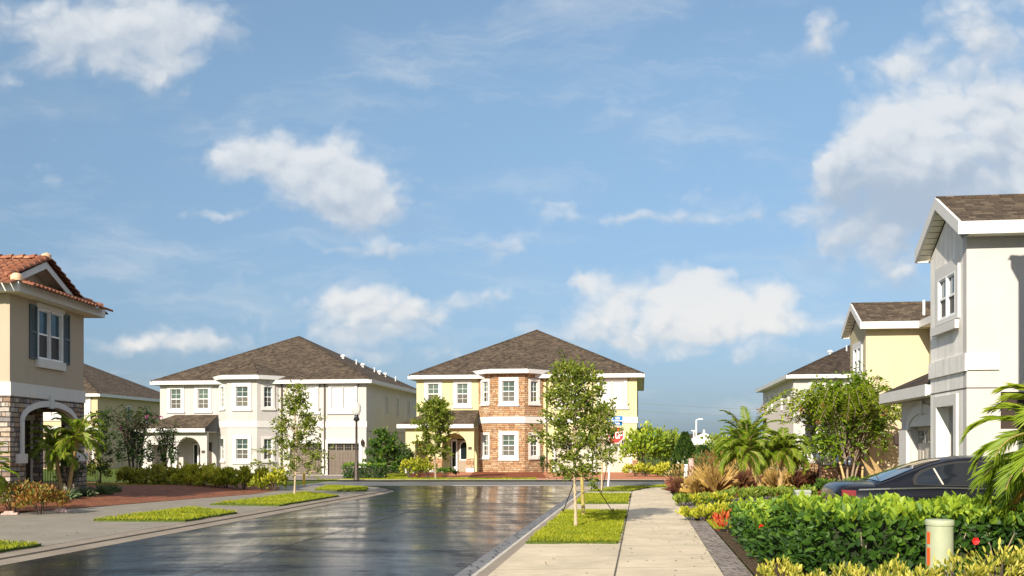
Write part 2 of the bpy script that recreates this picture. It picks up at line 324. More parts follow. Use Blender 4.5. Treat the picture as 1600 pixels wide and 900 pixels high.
# ------------------------------------------------------------------ mesh helpers
class MB:
    def __init__(s, mx=None):
        s.v = []; s.f = []; s.mx = mx
    def add(s, vs, fs):
        b = len(s.v); s.v += [tuple(p) for p in vs]; s.f += [tuple(b + i for i in f) for f in fs]
        return s
    def face(s, *p): return s.add(p, [tuple(range(len(p)))])
    def box(s, x0, x1, y0, y1, z0, z1):
        return s.add([(x0,y0,z0),(x1,y0,z0),(x1,y1,z0),(x0,y1,z0),(x0,y0,z1),(x1,y0,z1),(x1,y1,z1),(x0,y1,z1)],
                     [(3,2,1,0),(4,5,6,7),(0,1,5,4),(1,2,6,5),(2,3,7,6),(3,0,4,7)])
    def bevbox(s, x0, x1, y0, y1, z0, z1, b=0.02):
        a = [(x0+b,y0),(x1-b,y0),(x1,y0+b),(x1,y1-b),(x1-b,y1),(x0+b,y1),(x0,y1-b),(x0,y0+b)]
        i = [(x0+b,y0+b),(x1-b,y0+b),(x1-b,y0+b),(x1-b,y1-b),(x1-b,y1-b),(x0+b,y1-b),(x0+b,y1-b),(x0+b,y0+b)]
        vs = [(p[0],p[1],z0) for p in a] + [(p[0],p[1],z1-b) for p in a] + [(p[0],p[1],z1) for p in i]
        fs = [tuple(range(7,-1,-1))]
        for k in range(8):
            j = (k+1) % 8; fs += [(k,j,8+j,8+k), (8+k,8+j,16+j,16+k)]
        fs.append((16,18,20,22))
        return s.add(vs, fs)
    def prism(s, poly, z0, z1):
        n = len(poly)
        vs = [(p[0],p[1],z0) for p in poly] + [(p[0],p[1],z1) for p in poly]
        return s.add(vs, [tuple(range(n-1,-1,-1)), tuple(range(n,2*n))] + [(i,(i+1)%n,n+(i+1)%n,n+i) for i in range(n)])
    def plate(s, outer, holes=(), th=0.2, d0=0.0):
        """vertical plate in (u, depth, z): outline and holes are (u, z) loops"""
        loops = [outer] + list(holes)
        flat = [p for l in loops for p in l]
        tris = tessellate_polygon([[Vector((p[0], p[1], 0)) for p in l] for l in loops])
        n = len(flat)
        vs = [(p[0], d0, p[1]) for p in flat] + [(p[0], d0 + th, p[1]) for p in flat]
        fs = []
        for t in tris:
            a, b, c = (flat[i] for i in t)
            ccw = (b[0]-a[0])*(c[1]-a[1]) - (b[1]-a[1])*(c[0]-a[0]) > 0
            t = t if ccw else t[::-1]
            fs += [tuple(t), tuple(n + i for i in t[::-1])]
        k = 0
        for l in loops:
            m = len(l)
            for i in range(m):
                j = (i + 1) % m
                fs.append((k+i, k+j, n+k+j, n+k+i))
            k += m
        return s.add(vs, fs)
    def tube(s, pts, rad, n=6, cap=True):
        pts = [Vector(p) for p in pts]; m = len(pts)
        if not isinstance(rad, (list, tuple)): rad = [rad] * m
        up = Vector((0.13, 0.31, 0.94)); vs = []; fs = []
        for i, p in enumerate(pts):
            d = (pts[min(i+1, m-1)] - pts[max(i-1, 0)])
            d = d.normalized() if d.length > 1e-9 else Vector((0,0,1))
            a = d.cross(up)
            if a.length < 1e-3: a = d.cross(Vector((1,0,0)))
            a.normalize(); b = d.cross(a); up = a.cross(d) if False else up
            for k in range(n):
                an = 2*math.pi*k/n
                vs.append(p + (a*math.cos(an) + b*math.sin(an)) * rad[i])
        for i in range(m-1):
            for k in range(n):
                j = (k+1) % n
                fs.append((i*n+k, i*n+j, (i+1)*n+j, (i+1)*n+k))
        if cap: fs += [tuple(range(n-1,-1,-1)), tuple((m-1)*n+k for k in range(n))]
        return s.add(vs, fs)
    def lathe(s, prof, c=(0,0,0), n=16):
        vs = []; fs = []
        for r, z in prof:
            for k in range(n):
                a = 2*math.pi*k/n
                vs.append((c[0]+r*math.cos(a), c[1]+r*math.sin(a), c[2]+z))
        for i in range(len(prof)-1):
            for k in range(n):
                j = (k+1)%n; fs.append((i*n+k, i*n+j, (i+1)*n+j, (i+1)*n+k))
        fs += [tuple(range(n-1,-1,-1)), tuple((len(prof)-1)*n+k for k in range(n))]
        return s.add(vs, fs)
    def build(s, name, mat, parent=None, smooth=False, rotuv=0.0):
        me = bpy.data.meshes.new(name)
        vs = s.v if s.mx is None else [tuple(s.mx @ Vector(p)) for p in s.v]
        me.from_pydata(vs, [], s.f); me.update()
        autouv(me, rotuv)
        if smooth:
            me.polygons.foreach_set('use_smooth', [True]*len(me.polygons))
            try: me.set_sharp_from_angle(angle=R(40))
            except Exception: pass
        me.materials.append(mat)
        return link(name, me, parent)
def autouv(me, rot=0.0):
    if not me.polygons: return
    nl = len(me.loops); npoly = len(me.polygons)
    nor = np.zeros(npoly*3); me.polygons.foreach_get('normal', nor); nor = nor.reshape(-1,3)
    tot = np.zeros(npoly, int); me.polygons.foreach_get('loop_total', tot)
    vi = np.zeros(nl, int); me.loops.foreach_get('vertex_index', vi)
    co = np.zeros(len(me.vertices)*3); me.vertices.foreach_get('co', co); co = co.reshape(-1,3)
    fl = np.abs(nor[:,2]) > 0.985
    t = np.stack([-nor[:,1], nor[:,0], np.zeros(npoly)], 1)
    ln = np.linalg.norm(t, axis=1, keepdims=True); ln[ln < 1e-6] = 1; t /= ln
    b = np.cross(nor, t)
    c, s_ = math.cos(rot), math.sin(rot)
    t[fl] = (c, -s_, 0) if rot else (1,0,0); b[fl] = (s_, c, 0) if rot else (0,1,0)
    T = np.repeat(t, tot, 0); B = np.repeat(b, tot, 0); P = co[vi]
    uv = np.stack([(P*T).sum(1), (P*B).sum(1)], 1)
    lay = me.uv_layers.new(name='UVMap'); lay.data.foreach_set('uv', uv.astype(np.float32).ravel())
def link(name, me, parent=None):
    o = bpy.data.objects.new(name, me); COL.objects.link(o)
    if parent is not None: o.parent = parent
    return o
def tag(o, label=None, cat=None, group=None, kind=None):
    if label: o['label'] = label
    if cat: o['category'] = cat
    if group: o['group'] = group
    if kind: o['kind'] = kind
    return o
def thing(name, label, cat, loc=(0,0,0), rz=0.0, group=None):
    o = bpy.data.objects.new(name, None); COL.objects.link(o)
    o.location = loc; o.rotation_euler = (0,0,rz); o.empty_display_size = 0.3
    return tag(o, label, cat, group)
def copy_tree(o, parent=None):
    c = o.copy(); COL.objects.link(c)
    if parent is not None: c.parent = parent
    for ch in list(o.children): copy_tree(ch, c)
    return c
def boxes(name, mat, par, spans, mx=None):
    for b in spans: MB(mx).box(*b).build(name, M[mat], par)
def rect(a, b, c, d): return [(a,c),(b,c),(b,d),(a,d)]
def arch(u0, u1, z0, zs, zt, n=14):
    c = (u0+u1)/2; r = (u1-u0)/2
    return [(u0,z0),(u1,z0)] + [(c + r*math.cos(math.pi*k/n), zs + (zt-zs)*math.sin(math.pi*k/n)) for k in range(n+1)]
def frame(o, u, d):
    """(u, depth, z) coordinates on a wall -> parent coordinates"""
    u = Vector(u).normalized(); d = Vector(d).normalized(); z = Vector((0,0,1)); o = Vector(o)
    return Matrix(((u.x,d.x,z.x,o.x),(u.y,d.y,z.y,o.y),(u.z,d.z,z.z,o.z),(0,0,0,1)))
# ------------------------------------------------------------------ terrain, street, pavements
def hgt(x, y):
    t = x - SK*y
    z = 0.16 * sm(-16.2, -18.2, t) * sm(19, 25, y) * (1 - sm(39, 47, y))
    z += 0.17 * sm(1.6, 3.2, t) * (1 - sm(34, 42, y))
    z -= 0.25 * sm(50, 60, y) * sm(-5, -11, x)
    return z
def ty(t, y): return (t + SK*y, y)
def struct(o): return tag(o, kind='structure')

def dip(t, y):
    if (-10.2 < t < -2.5 and y < 50) or (44.2 < y < 51.2 and -16 < t < 60): return -0.32
    if t > -10.2 and t < 3 and 38 < y < 46: return -0.32
    if -14.5 < t < -9 and 39 < y < 46: return -0.32
    return 0
def ground():
    ts = [-700,-300,-150,-90,-60,-45] + [-40+i for i in range(23)] + [-16.5,-15.9,-15,-14.4,-13.6,-12.6,-11.5,-10.45,-10.15,-8,-6.3,-4,-2.55,-2.25,-1.5,-.6,.3,1.1,1.6,2.1,2.6,3.2] + [4+i*1.5 for i in range(14)] + [28,34,45,59.8,61,90,150,300,700]
    ys = [-60,-30,-12,0,6,10] + [12+i*1.6 for i in range(17)] + [39.5,41,42.5,44.1,44.35,46,48,50,51.1,51.4,53] + [55+i*2 for i in range(18)] + [95,105,120,150,200,300,500,900,1600]
    vs = [(*ty(t, y), hgt(t+SK*y, y) - 0.035 + dip(t, y)) for y in ys for t in ts]
    n = len(ts)
    fs = [(r*n+c, r*n+c+1, (r+1)*n+c+1, (r+1)*n+c) for r in range(len(ys)-1) for c in range(n-1)]
    mb = MB(); mb.add(vs, fs)
    return struct(mb.build('ground', M['turf'], smooth=True, rotuv=STREET_ROT))
ground()

def sheet(name, poly, off, mat, step=2.0, thick=0.0, zf=None, parent=None):
    zf = zf or hgt
    bm = bmesh.new()
    f = bm.faces.new([bm.verts.new((p[0], p[1], 0)) for p in poly])
    f.normal_update()
    if f.normal.z < 0: f.normal_flip()
    for ax in (0, 1):
        lo = min(p[ax] for p in poly); hi = max(p[ax] for p in poly)
        k = math.floor(lo/step) + 1
        while k*step < hi - 1e-4:
            co = [0,0,0]; co[ax] = k*step; no = [0,0,0]; no[ax] = 1
            bmesh.ops.bisect_plane(bm, geom=bm.verts[:]+bm.edges[:]+bm.faces[:], plane_co=co, plane_no=no)
            k += 1
    if thick:
        ed = [e for e in bm.edges if e.is_boundary]
        r = bmesh.ops.extrude_edge_only(bm, edges=ed)
        low = {v for v in r['geom'] if isinstance(v, bmesh.types.BMVert)}
    else: low = set()
    for v in bm.verts: v.co.z = zf(v.co.x, v.co.y) + off - (thick if v in low else 0)
    bm.normal_update()
    me = bpy.data.meshes.new(name); bm.to_mesh(me); bm.free()
    autouv(me, STREET_ROT); me.materials.append(mat)
    return link(name, me, parent)
def T(pts): return [ty(*p) for p in pts]
def arc(cx, cy, r, a0, a1, n=8):
    return [(cx + r*math.cos(R(a0+(a1-a0)*i/n)), cy + r*math.sin(R(a0+(a1-a0)*i/n))) for i in range(n+1)]

# wet street with a crown along its middle, then the cross street
def zroad(x, y):
    t = x - SK*y
    c = 0.085 * max(0.0, 1 - abs(t + 6.3)/3.65)
    return -0.105 + c * (1 - sm(35, 43, y)) + 0.045 * sm(37, 43, y)
RE, LE = -2.65, -9.95
CR = 5.6; CLR = 5.0
yj = 44.6
right_c = arc(RE+CR, yj-CR, CR, 180, 90)        # corner towards the right arm, in (t, y)
left_c = arc(LE-CLR, yj-CLR, CLR, 90, 0)
road_poly = [(RE, -8)] + right_c + [(4, yj), (4, 44.62)]
main = [(LE, -8), (RE, -8)] + right_c + [(RE+CR, 45.4), (LE-CLR, 45.4)] + left_c
struct(sheet('road', T(main), 0, M['asphalt'], 1.3, zf=zroad))
struct(sheet('cross_road', T([(-16, 45.404), (60, 45.404), (60, 51.0), (-16, 51.0)]), -0.06, M['asphalt_dry'], 2.0, zf=lambda x, y: 0))
# pale valley gutter across the mouth of the street
struct(sheet('valley_gutter', T([(-8.6, 45.0), (-3.0, 45.0), (-3.0, 45.8), (-8.6, 45.8)]), -0.052, M['curb_pale'], 2.0, zf=lambda x, y: 0))
# worn joint of paler grit along the crown
struct(sheet('road_seam', T([(-6.33, 8), (-6.305, 8), (-6.30, 38), (-6.33, 38)]), 0.004, M['seam'], 1.3, zf=zroad))

def band(name, edge, d0, d1, z0, z1, mat, drop=0.0):
    """strip that follows an edge line given in (t, y); d is the offset to its left"""
    mb = MB(); pts = [Vector(ty(*p)) for p in edge]; L = []
    for i, p in enumerate(pts):
        a = (pts[min(i+1, len(pts)-1)] - pts[max(i-1, 0)]).normalized(); nn = Vector((-a.y, a.x))
        L.append((p + nn*d0, p + nn*d1))
    for (a, b), (c, d) in zip(L, L[1:]):
        mb.face((a.x,a.y,z0), (c.x,c.y,z0), (d.x,d.y,z1), (b.x,b.y,z1))
        if drop: mb.face((a.x,a.y,z0-drop), (c.x,c.y,z0-drop), (c.x,c.y,z0), (a.x,a.y,z0))
    return struct(mb.build(name, mat, rotuv=STREET_ROT))
def dens(e, step=1.5):
    o = []
    for a, b in zip(e, e[1:]):
        n = max(1, int(math.dist(a, b)/step))
        o += [(a[0]+(b[0]-a[0])*i/n, a[1]+(b[1]-a[1])*i/n) for i in range(n)]
    return o + [e[-1]]
redge = dens([(RE, -8)] + right_c + [(RE+CR+.2, yj), (40, yj)])
ledge = dens([(LE, -8)] + left_c[::-1] + [(-16, yj)])
band('gutter_pan', redge, 0.02, -0.31, -0.10, -0.055, M['gutter'], 0.1)
band('curb', redge, -0.31, -0.40, -0.03, -0.005, M['curb_pale'], 0.05)
band('curb_back', redge, -0.40, -0.60, -0.004, 0.004, M['curb'], 0.03)
band('gutter_pan', ledge, -0.02, 0.26, -0.10, -0.06, M['curb'], 0.1)
band('curb', ledge, 0.26, 0.50, -0.035, 0.004, M['curb'], 0.05)

def zflat(x, y): return 0.0
# pavements: near-side concrete runs under the grass islands on both sides of the street
rc2 = arc(RE+CR, yj-CR, CR-0.58, 180, 90)
conc_r = [(RE+.58, 3)] + rc2 + [(RE+CR+1.8, yj-.58), (RE+CR+1.8, 43.0), (1.6, 41.2), (1.11, 38.5), (1.11, 3)]
struct(sheet('sidewalk', T(conc_r), 0.004, M['concrete'], 2.0, zf=zflat))
lc2 = arc(LE-CLR, yj-CLR, CLR-0.48, 0, 90)
conc_l = [(-17.2, 2), (LE-.48, 2)] + lc2 + [(-17, yj-.48), (-17, 42.4), (-15.2, 41.6), (-14.3, 38.5), (-14.15, 36), (-16.0, 27.2), (-16.3, 25.4), (-17.2, 24.6)]
struct(sheet('sidewalk', T(conc_l), 0.004, M['concrete_shade'], 2.0, zf=zflat))
struct(sheet('pavement_joint', T([(-.375, 6), (-.35, 6), (-.35, 42), (-.375, 42)]), 0.009, M['joint'], 4, zf=zflat))
struct(sheet('paver_border', T([(1.115, 3), (1.50, 3), (1.50, 24.5), (1.115, 24.5)]), 0.009, M['grey_paver'], 1.0))
struct(sheet('driveway_crossing', T([(1.115, 27.6), (9.5, 27.6), (9.5, 31.2), (1.115, 31.2)]), 0.009, M['grey_paver'], 1.0))
struct(sheet('garage_drive', T([(2.6, 14.0), (8.0, 14.0), (8.0, 18.4), (2.6, 18.4)]), 0.006, M['grey_paver'], 1.0))
struct(sheet('planting_bed', T([(1.5, 31.4), (12, 31.4), (12, 43.2), (3.2, 43.0), (1.7, 40.5)]), 0.012, M['mulch'], 1.5))
struct(sheet('planting_bed', T([(1.52, 8), (6, 8), (6, 13.9), (2.55, 13.9), (2.55, 18.5), (5, 18.5), (5, 27.4), (1.52, 27.4)]), 0.016, M['dirt'], 1.5))
struct(sheet('paver_court', T([(-17.2, 25.2), (-16.25, 26.6), (-14.1, 36), (-14.25, 38.6), (-14.42, 39.6), (-15.3, 42.2), (-19, 46.5), (-26, 48), (-34, 48), (-34, 36), (-20.5, 36), (-18.6, 34.6), (-17.9, 29), (-17.9, 25.2)]), 0.012, M['red_paver'], 1.5))
struct(sheet('house_drive', [(-15.5, 51.6), (-7.6, 51.6), (-9.9, 67.4), (-16.4, 68.2)], 0.006, M['grey_paver'], 1.5))
struct(sheet('front_walk', [(-9, 51.1), (40, 51.1), (40, 52.0), (-9, 52.0)], 0.006, M['concrete'], 2.0, zf=zflat))
struct(sheet('house_drive', [(1.2, 52.02), (9.6, 52.02), (8.3, 66.2), (2.0, 66.9)], 0.01, M['orange_paver'], 1.5))
struct(sheet('planting_bed', [(-5.9, 55.5), (1.9, 54.4), (2.0, 67.2), (-6.6, 67.4)], 0.014, M['mulch'], 1.5))
struct(sheet('front_walk', [(-3.6, 53.5), (-2.4, 53.5), (-2.6, 66.4), (-4.0, 66.4)], 0.018, M['orange_paver'], 1.5))
struct(sheet('paver_terrace', [(12.5, 46.0 - 14), (30, 46.0 - 14.5), (30, 43.4), (11.5, 43.4)], 0.012, M['concrete'], 2.0))

# ------------------------------------------------------------------ windows, doors
def window(par, F_, u, z0, w, h, trim=0.2, pane_m='pane', scr_m='screen', sill=True, trim_m='cream_trim', muntin=True, cols=2, q=0.0):
    u0, u1 = u - w/2, u + w/2
    mb = MB(F_)
    o = rect(u0-trim, u1+trim, z0-trim, z0+h+trim)
    mb.plate(o, [rect(u0+.004, u1-.004, z0+.004, z0+h-.004)], th=0.07, d0=-0.05)
    win = mb.build('window', M[trim_m], par)
    sb = MB(F_); t = 0.05 if q == 0 else .035; zm = z0 + h*0.5
    sb.plate(rect(u0, u1, z0, z0+h), [rect(u0+t, u1-t, z0+t, zm-.025), rect(u0+t, u1-t, zm+.025, z0+h-t)], th=0.05, d0=0.06-q)
    if muntin:
        for lo, hi in ((z0+t, zm-.025), (zm+.025, z0+h-t)):
            for k in range(1, cols): 
                x = u0 + (u1-u0)*k/cols; sb.box(x-.009, x+.009, 0.075, 0.095, lo, hi)
            zz = (lo+hi)/2; sb.box(u0+t, u1-t, 0.078, 0.092, zz-.009, zz+.009)
    sb.build('sash', M['sash'], win)
    p = MB(F_).box(u0+.02, u1-.02, 0.10-q, 0.115-q, zm, z0+h-.02); p.build('pane', M[pane_m], win)
    p = MB(F_).box(u0+.02, u1-.02, 0.098-q, 0.113-q, z0+.02, zm); p.build('screen', M[scr_m], win)
    if sill:
        s = MB(F_).box(u0-trim-.05, u1+trim+.05, -0.10, -0.0505, z0-trim-.06, z0-trim+.07); s.build('sill', M[trim_m], win)
    return win
def garage_door(par, F_, u0, u1, z1, mat, z0=0.0, d=0.16):
    mb = MB(F_); mb.box(u0-.05, u1+.05, d, d+.06, z0, z1+.05)
    g = mb.build('garage_door', M[mat], par)
    nc = 4; cw = (u1-u0)/nc; rows = 4; rh = (z1-z0)/rows
    pb = MB(F_)
    for r in range(rows-1):
        for c in range(nc):
            a = u0 + c*cw; b = z0 + r*rh
            for q in range(2):
                x0 = a + .07 + q*(cw-.10)/2; x1 = x0 + (cw-.18)/2
                pb.bevbox(x0, x1, d-.022, d+.004, b+.07, b+rh-.07, .004)
    pb.build('raised_panel', M[mat], g)
    wb = MB(F_)
    for c in range(nc):
        a = u0 + c*cw + .06; wb.box(a, a+cw-.12, d-.006, d+.01, z1-rh+.10, z1-.09)
    wb.build('light_strip', M['dark_glass'], g)
    gb = MB(F_)
    for c in range(nc):
        a = u0 + c*cw + .06
        for k in range(1, 4):
            x = a + (cw-.12)*k/4; gb.box(x-.011, x+.011, d-.018, d-.007, z1-rh+.10, z1-.09)
        gb.box(a, a+cw-.12, d-.016, d-.0075, z1-rh*.5-.012, z1-rh*.5+.012)
    gb.build('light_grille', M[mat], g)
    um = (u0+u1)/2; boxes('handle', 'black_metal', g, [(um-.10, um-.07, d-.035, d, z0+rh*1.25, z0+rh*1.75), (um+.07, um+.10, d-.035, d, z0+rh*1.25, z0+rh*1.75)], F_)
    return g
def hip_roof(par, x0, x1, y0, y1, ze, slope, mat='shingle', fh=0.25, name='roof', vents=()):
    """hip roof over a rectangle: shingled slopes, hip caps, fascia boards and soffit"""
    w, d = x1-x0, y1-y0
    r = min(w, d)/2; zr = ze + slope*r
    if d >= w: A, B = ((x0+x1)/2, y0+r, zr), ((x0+x1)/2, y1-r+1e-3, zr)
    else: A, B = (x0+r, (y0+y1)/2, zr), (x1-r+1e-3, (y0+y1)/2, zr)
    c = [(x0,y0,ze),(x1,y0,ze),(x1,y1,ze),(x0,y1,ze)]
    mb = MB()
    if d >= w:
        for f in ((c[0],c[1],A), (c[1],c[2],B,A), (c[2],c[3],B), (c[3],c[0],A,B)): mb.face(*f)
    else:
        for f in ((c[0],c[1],B,A), (c[1],c[2],B), (c[2],c[3],A,B), (c[3],c[0],A)): mb.face(*f)
    roof = mb.build(name, M[mat], par)
    cap = MB()
    ends = ((c[0],A),(c[1],A if d >= w else B),(c[2],B),(c[3],B if d >= w else A),(A,B))
    for a, b in ends:
        if math.dist(a, b) < .2: continue
        n = max(2, int(math.dist(a,b)/.25)); a = Vector(a); b = Vector(b)
        for i in range(n):
            p = a.lerp(b, i/n); q = a.lerp(b, (i+1.12)/n); dr = (q-p).normalized(); sd = dr.cross(Vector((0,0,1))).normalized()
            up = Vector((0,0,.035))
            cap.face(p+up, q+up*.4, q-sd*.14-Vector((0,0,.045)), p-sd*.14-Vector((0,0,.02)))
            cap.face(p+up, p+sd*.14-Vector((0,0,.02)), q+sd*.14-Vector((0,0,.045)), q+up*.4)
    cap.build('ridge_cap', M[mat], roof)
    fb = MB(); e = 0.004
    fb.box(x0-e, x1+e, y0-e, y0+.045, ze-fh, ze+.012); fb.box(x0-e, x1+e, y1-.045, y1+e, ze-fh, ze+.012)
    fb.box(x0-e, x0+.045, y0+.046, y1-.046, ze-fh, ze+.012); fb.box(x1-.045, x1+e, y0+.046, y1-.046, ze-fh, ze+.012)
    fb.build('fascia', M['trim'], roof)
    sb = MB().box(x0+.046, x1-.046, y0+.046, y1-.046, ze-fh+.02, ze-fh+.04); sb.build('soffit', M['soffit'], roof)
    for (vx, vy, kind) in vents:
        # height of the slope at (vx, vy)
        z = ze + slope*min(vx-x0, x1-vx, vy-y0, y1-vy)
        v = MB()
        if kind == 'pipe': v.lathe([(.045,-.1),(.045,.36),(.035,.37)], (vx,vy,z), 8)
        else: v.lathe([(.10,-.15),(.10,.12),(.19,.14),(.19,.22),(.10,.30),(.02,.32)], (vx,vy,z), 12)
        v.build('roof_vent', M['pole_white'], roof, True)
    return roof

# ------------------------------------------------------------------ two-storey house with an angled bay (facade along x, depth along y)
W_, D_ = 15.0, 15.5
def bay_house(loc, label, wall, base=None, bay=None, door='door_taupe', gar='garage_grey', cat='house', W=W_, D=D_, vents=(), full=True, group='houses at the end of the street'):
    t = thing('house', label, cat, loc, STREET_ROT, group)
    Ff = frame((0,0,0), (1,0,0), (0,1,0)); top = 6.42
    bx0, bx1, fx0, fx1, p = 4.3, 8.75, 5.45, 7.6, 1.12
    g1, g2 = (9.55, 11.85), (12.25, 14.5)
    ups = [1.17, 3.2]; zW, hW, wW = 4.62, 1.40, 0.78
    doorh = rect(2.35, 3.85, 0.02, 2.25)
    fw = MB(Ff); fw.plate(rect(0, W, -.4, top), [rect(u-wW/2, u+wW/2, zW, zW+hW) for u in ups] + [doorh, rect(*g1, 0, 2.2), rect(*g2, 0, 2.2)], th=.2)
    fw.build('front_wall', M[wall], t)
    Fr = frame((W,0.2,0), (0,1,0), (-1,0,0)); Dr = D - .2
    sidew = [(5.2,4.3,.55,1.35),(8.6,4.3,.55,1.35),(12.3,4.3,.55,1.35),(9.4,.7,.5,1.5),(10.35,.7,.5,1.5)]
    MB(Fr).plate(rect(0, Dr, -.4, top), [rect(u-w/2, u+w/2, z, z+h) for u,z,w,h in sidew], th=.2).build('side_wall', M['cream_shade_side' if wall == 'cream' else wall], t)
    for u,z,w,h in sidew: window(t, Fr, u, z, w, h, .07, 'pane_blue', 'screen_dark', False, 'trim', False)
    ln = MB(Fr).box(-.2, Dr, -.012, -.001, 3.02, 3.05); ln.build('expansion_joint', M['bronze'], t)
    MB().box(0, .2, .2, D, -.4, top).build('side_wall', M[wall], t)
    MB().box(.2, W-.2, D-.2, D, -.4, top).build('rear_wall', M[wall], t)
    if full:
        for u in ups: window(t, Ff, u, zW, wW, hW, .24)
    # bay
    bm_ = bay or wall
    corners = [(bx0,0.0),(fx0,-p),(fx1,-p),(bx1,0.0)]
    bt = 6.72
    bb = MB(); frames = []
    for a, b in zip(corners, corners[1:]):
        L = math.dist(a, b); e = ((b[0]-a[0])/L, (b[1]-a[1])/L, 0); d = (-e[1], e[0], 0)
        F_ = frame((a[0],a[1],0), e, d); ww = 0.62 if L < 1.9 else 0.86
        tmp = MB(F_).plate(rect(0, L, -.4, bt), [rect(L/2-ww/2, L/2+ww/2, zW+.08, zW+.08+hW), rect(L/2-ww/2, L/2+ww/2, 1.08, 1.08+1.42)], th=.16)
        bb.add([tuple(F_ @ Vector(q)) for q in tmp.v], tmp.f)
        frames.append((F_, L, ww))
    bb.build('bay_wall', M[bm_], t)
    for F_, L, ww in frames:
        tr = .17 if L < 1.9 else .24
        window(t, F_, L/2, zW+.08, ww, hW, tr); window(t, F_, L/2, 1.08, ww, 1.42, tr)
    off = lambda k: [(bx0-k*.9,0.0),(fx0-k*.45,-p-k),(fx1+k*.45,-p-k),(bx1+k*.9,0.0)]
    MB().prism(off(.05), 3.28, 3.72).build('band', M['cream_trim'], t)
    MB().box(bx1+.06, W+.05, -.05, -.001, 3.28, 3.70).build('band', M['cream_trim'], t)
    # bay roof
    ex = [(bx0-.62, .35),(fx0-.30,-p-.48),(fx1+.30,-p-.48),(bx1+.62,.35)]
    ze = bt + .13; A = ((fx0+fx1)/2, .75, ze+1.05); B = ((fx0+fx1)/2, 3.4, ze+1.05)
    br = MB(); P3 = [(x,y,ze) for x,y in ex]
    br.face(P3[1],P3[2],A); br.face(P3[2],P3[3],A); br.face(P3[0],P3[1],A)
    br.face(P3[3],(bx1+.62,1.8,ze),B,A); br.face((bx0-.62,1.8,ze),P3[0],A,B)
    rf = br.build('bay_roof', M['shingle'], t)
    fb = MB()
    loop = [(bx0-.62,1.0)] + ex + [(bx1+.62,1.0)]
    for a, b in zip(loop, loop[1:]):
        e = Vector((b[0]-a[0], b[1]-a[1], 0)); L = e.length; e.normalize(); d = Vector((-e.y, e.x, 0))
        q = MB(frame((a[0],a[1],0), e, d)).box(0, L, 0, .05, ze-.27, ze+.012)
        fb.add([tuple(q.mx @ Vector(v)) for v in q.v], q.f)
    fb.build('fascia', M['trim'], rf)
    MB().prism([(x*.995+.03, y+.06) for x,y in ex], ze-.25, ze-.23).build('soffit', M['soffit'], rf)
    cp = MB()
    for q in (P3[1], P3[2]): cp.tube([Vector(q)+Vector((0,0,.0)), Vector(A)+Vector((0,0,.02))], .05, 5)
    cp.build('ridge_cap', M['shingle'], rf)
    # main roof
    roof = hip_roof(t, -.5, W+.5, -.5, D+.5, top+.14, .49, 'shingle', vents=vents)
    # porch
    py = -1.75; pz = 2.95
    Fp = frame((0,py,0), (1,0,0), (0,1,0))
    MB(Fp).plate(rect(-.35, bx0-.02, -.4, pz), [rect(.30, 1.35, -.02, 2.1), arch(2.12, 3.80, -.02, 1.75, 2.6)], th=.28).build('porch_wall', M[wall], t)
    MB().box(-.35, -.07, py+.281, -.001, -.4, pz).build('porch_wall', M[wall], t)
    MB().box(-.3, bx0-.02, py+.05, -.002, -.38, .0).build('porch_floor', M['concrete'], t)
    if True:
        boxes('pier_base', 'cream_trim', t, [(a, b, py-.06, py+.30, -.39, .62 if not base else .30) for a, b in ((-.41,.34),(1.31,2.16),(3.76,bx0+.0))])
    if base:
        boxes('stone_base', base, t, [(a, b, py-.045, py-.001, .31, .95) for a, b in ((-.40,.33),(1.32,2.15),(3.77,bx0-.02))] + [(a, b, -.045, -.001, -.39, .85) for a, b in ((bx1+.02,g1[0]-.21),(g1[1]+.21,g2[0]-.21),(g2[1]+.21,W+.04))])
    zt = 4.2; ze2 = pz + .24; pr = MB(); yo = py-.45; xl = -.85
    pr.face((xl,yo,ze2),(bx0+.02,yo,ze2),(bx0+.02,-.001,zt),(1.15,-.001,zt)); pr.face((xl,-.001,ze2),(xl,yo,ze2),(1.15,-.001,zt))
    rp = pr.build('porch_roof', M['shingle'], t)
    MB().box(xl-.004, bx0+.03, yo-.004, yo+.045, ze2-.25, ze2+.012).box(xl-.004, xl+.045, yo+.046, -.002, ze2-.25, ze2+.012).build('fascia', M['trim'], rp)
    MB().box(xl+.046, bx0+.0, yo+.046, -.003, ze2-.23, ze2-.21).build('soffit', M['soffit'], rp)
    # door and sidelight, set back in the porch
    dr = MB(Ff).box(2.86, 3.78, .12, .17, .04, 2.18).build('door', M[door], t)
    MB(Ff).plate([(q[0], q[1]) for q in arch(3.06, 3.58, .85, 1.78, 2.02, 8)], (), .02, .105).build('door_glass', M['dark_glass'], dr)
    MB(Ff).plate([(q[0], q[1]) for q in arch(2.99, 3.65, .78, 1.80, 2.09, 8)], [[(q[0], q[1]) for q in arch(3.06, 3.58, .85, 1.78, 2.02, 8)]], .03, .095).build('glass_frame', M['sash'] if door == 'door_taupe' else M[door], dr)
    MB(Ff).bevbox(3.02, 3.62, .10, .121, .2, .62, .005).build('door_panel', M[door], dr)
    MB(Ff).box(2.90, 2.95, .06, .12, .95, 1.2).build('handle', M['chrome'], dr)
    sl = MB(Ff).plate(rect(2.38, 2.82, .04, 2.2), [rect(2.47, 2.73, .35, 2.08)], .06, .11).build('sidelight', M['sash'], t)
    MB(Ff).box(2.46, 2.74, .15, .16, .34, 2.09).build('pane', M['dark_glass'], sl)
    MB(Fp).box(3.90, 4.14, -.03, -.001, 1.52, 1.70).build('house_number_plaque', M['bronze'], t)
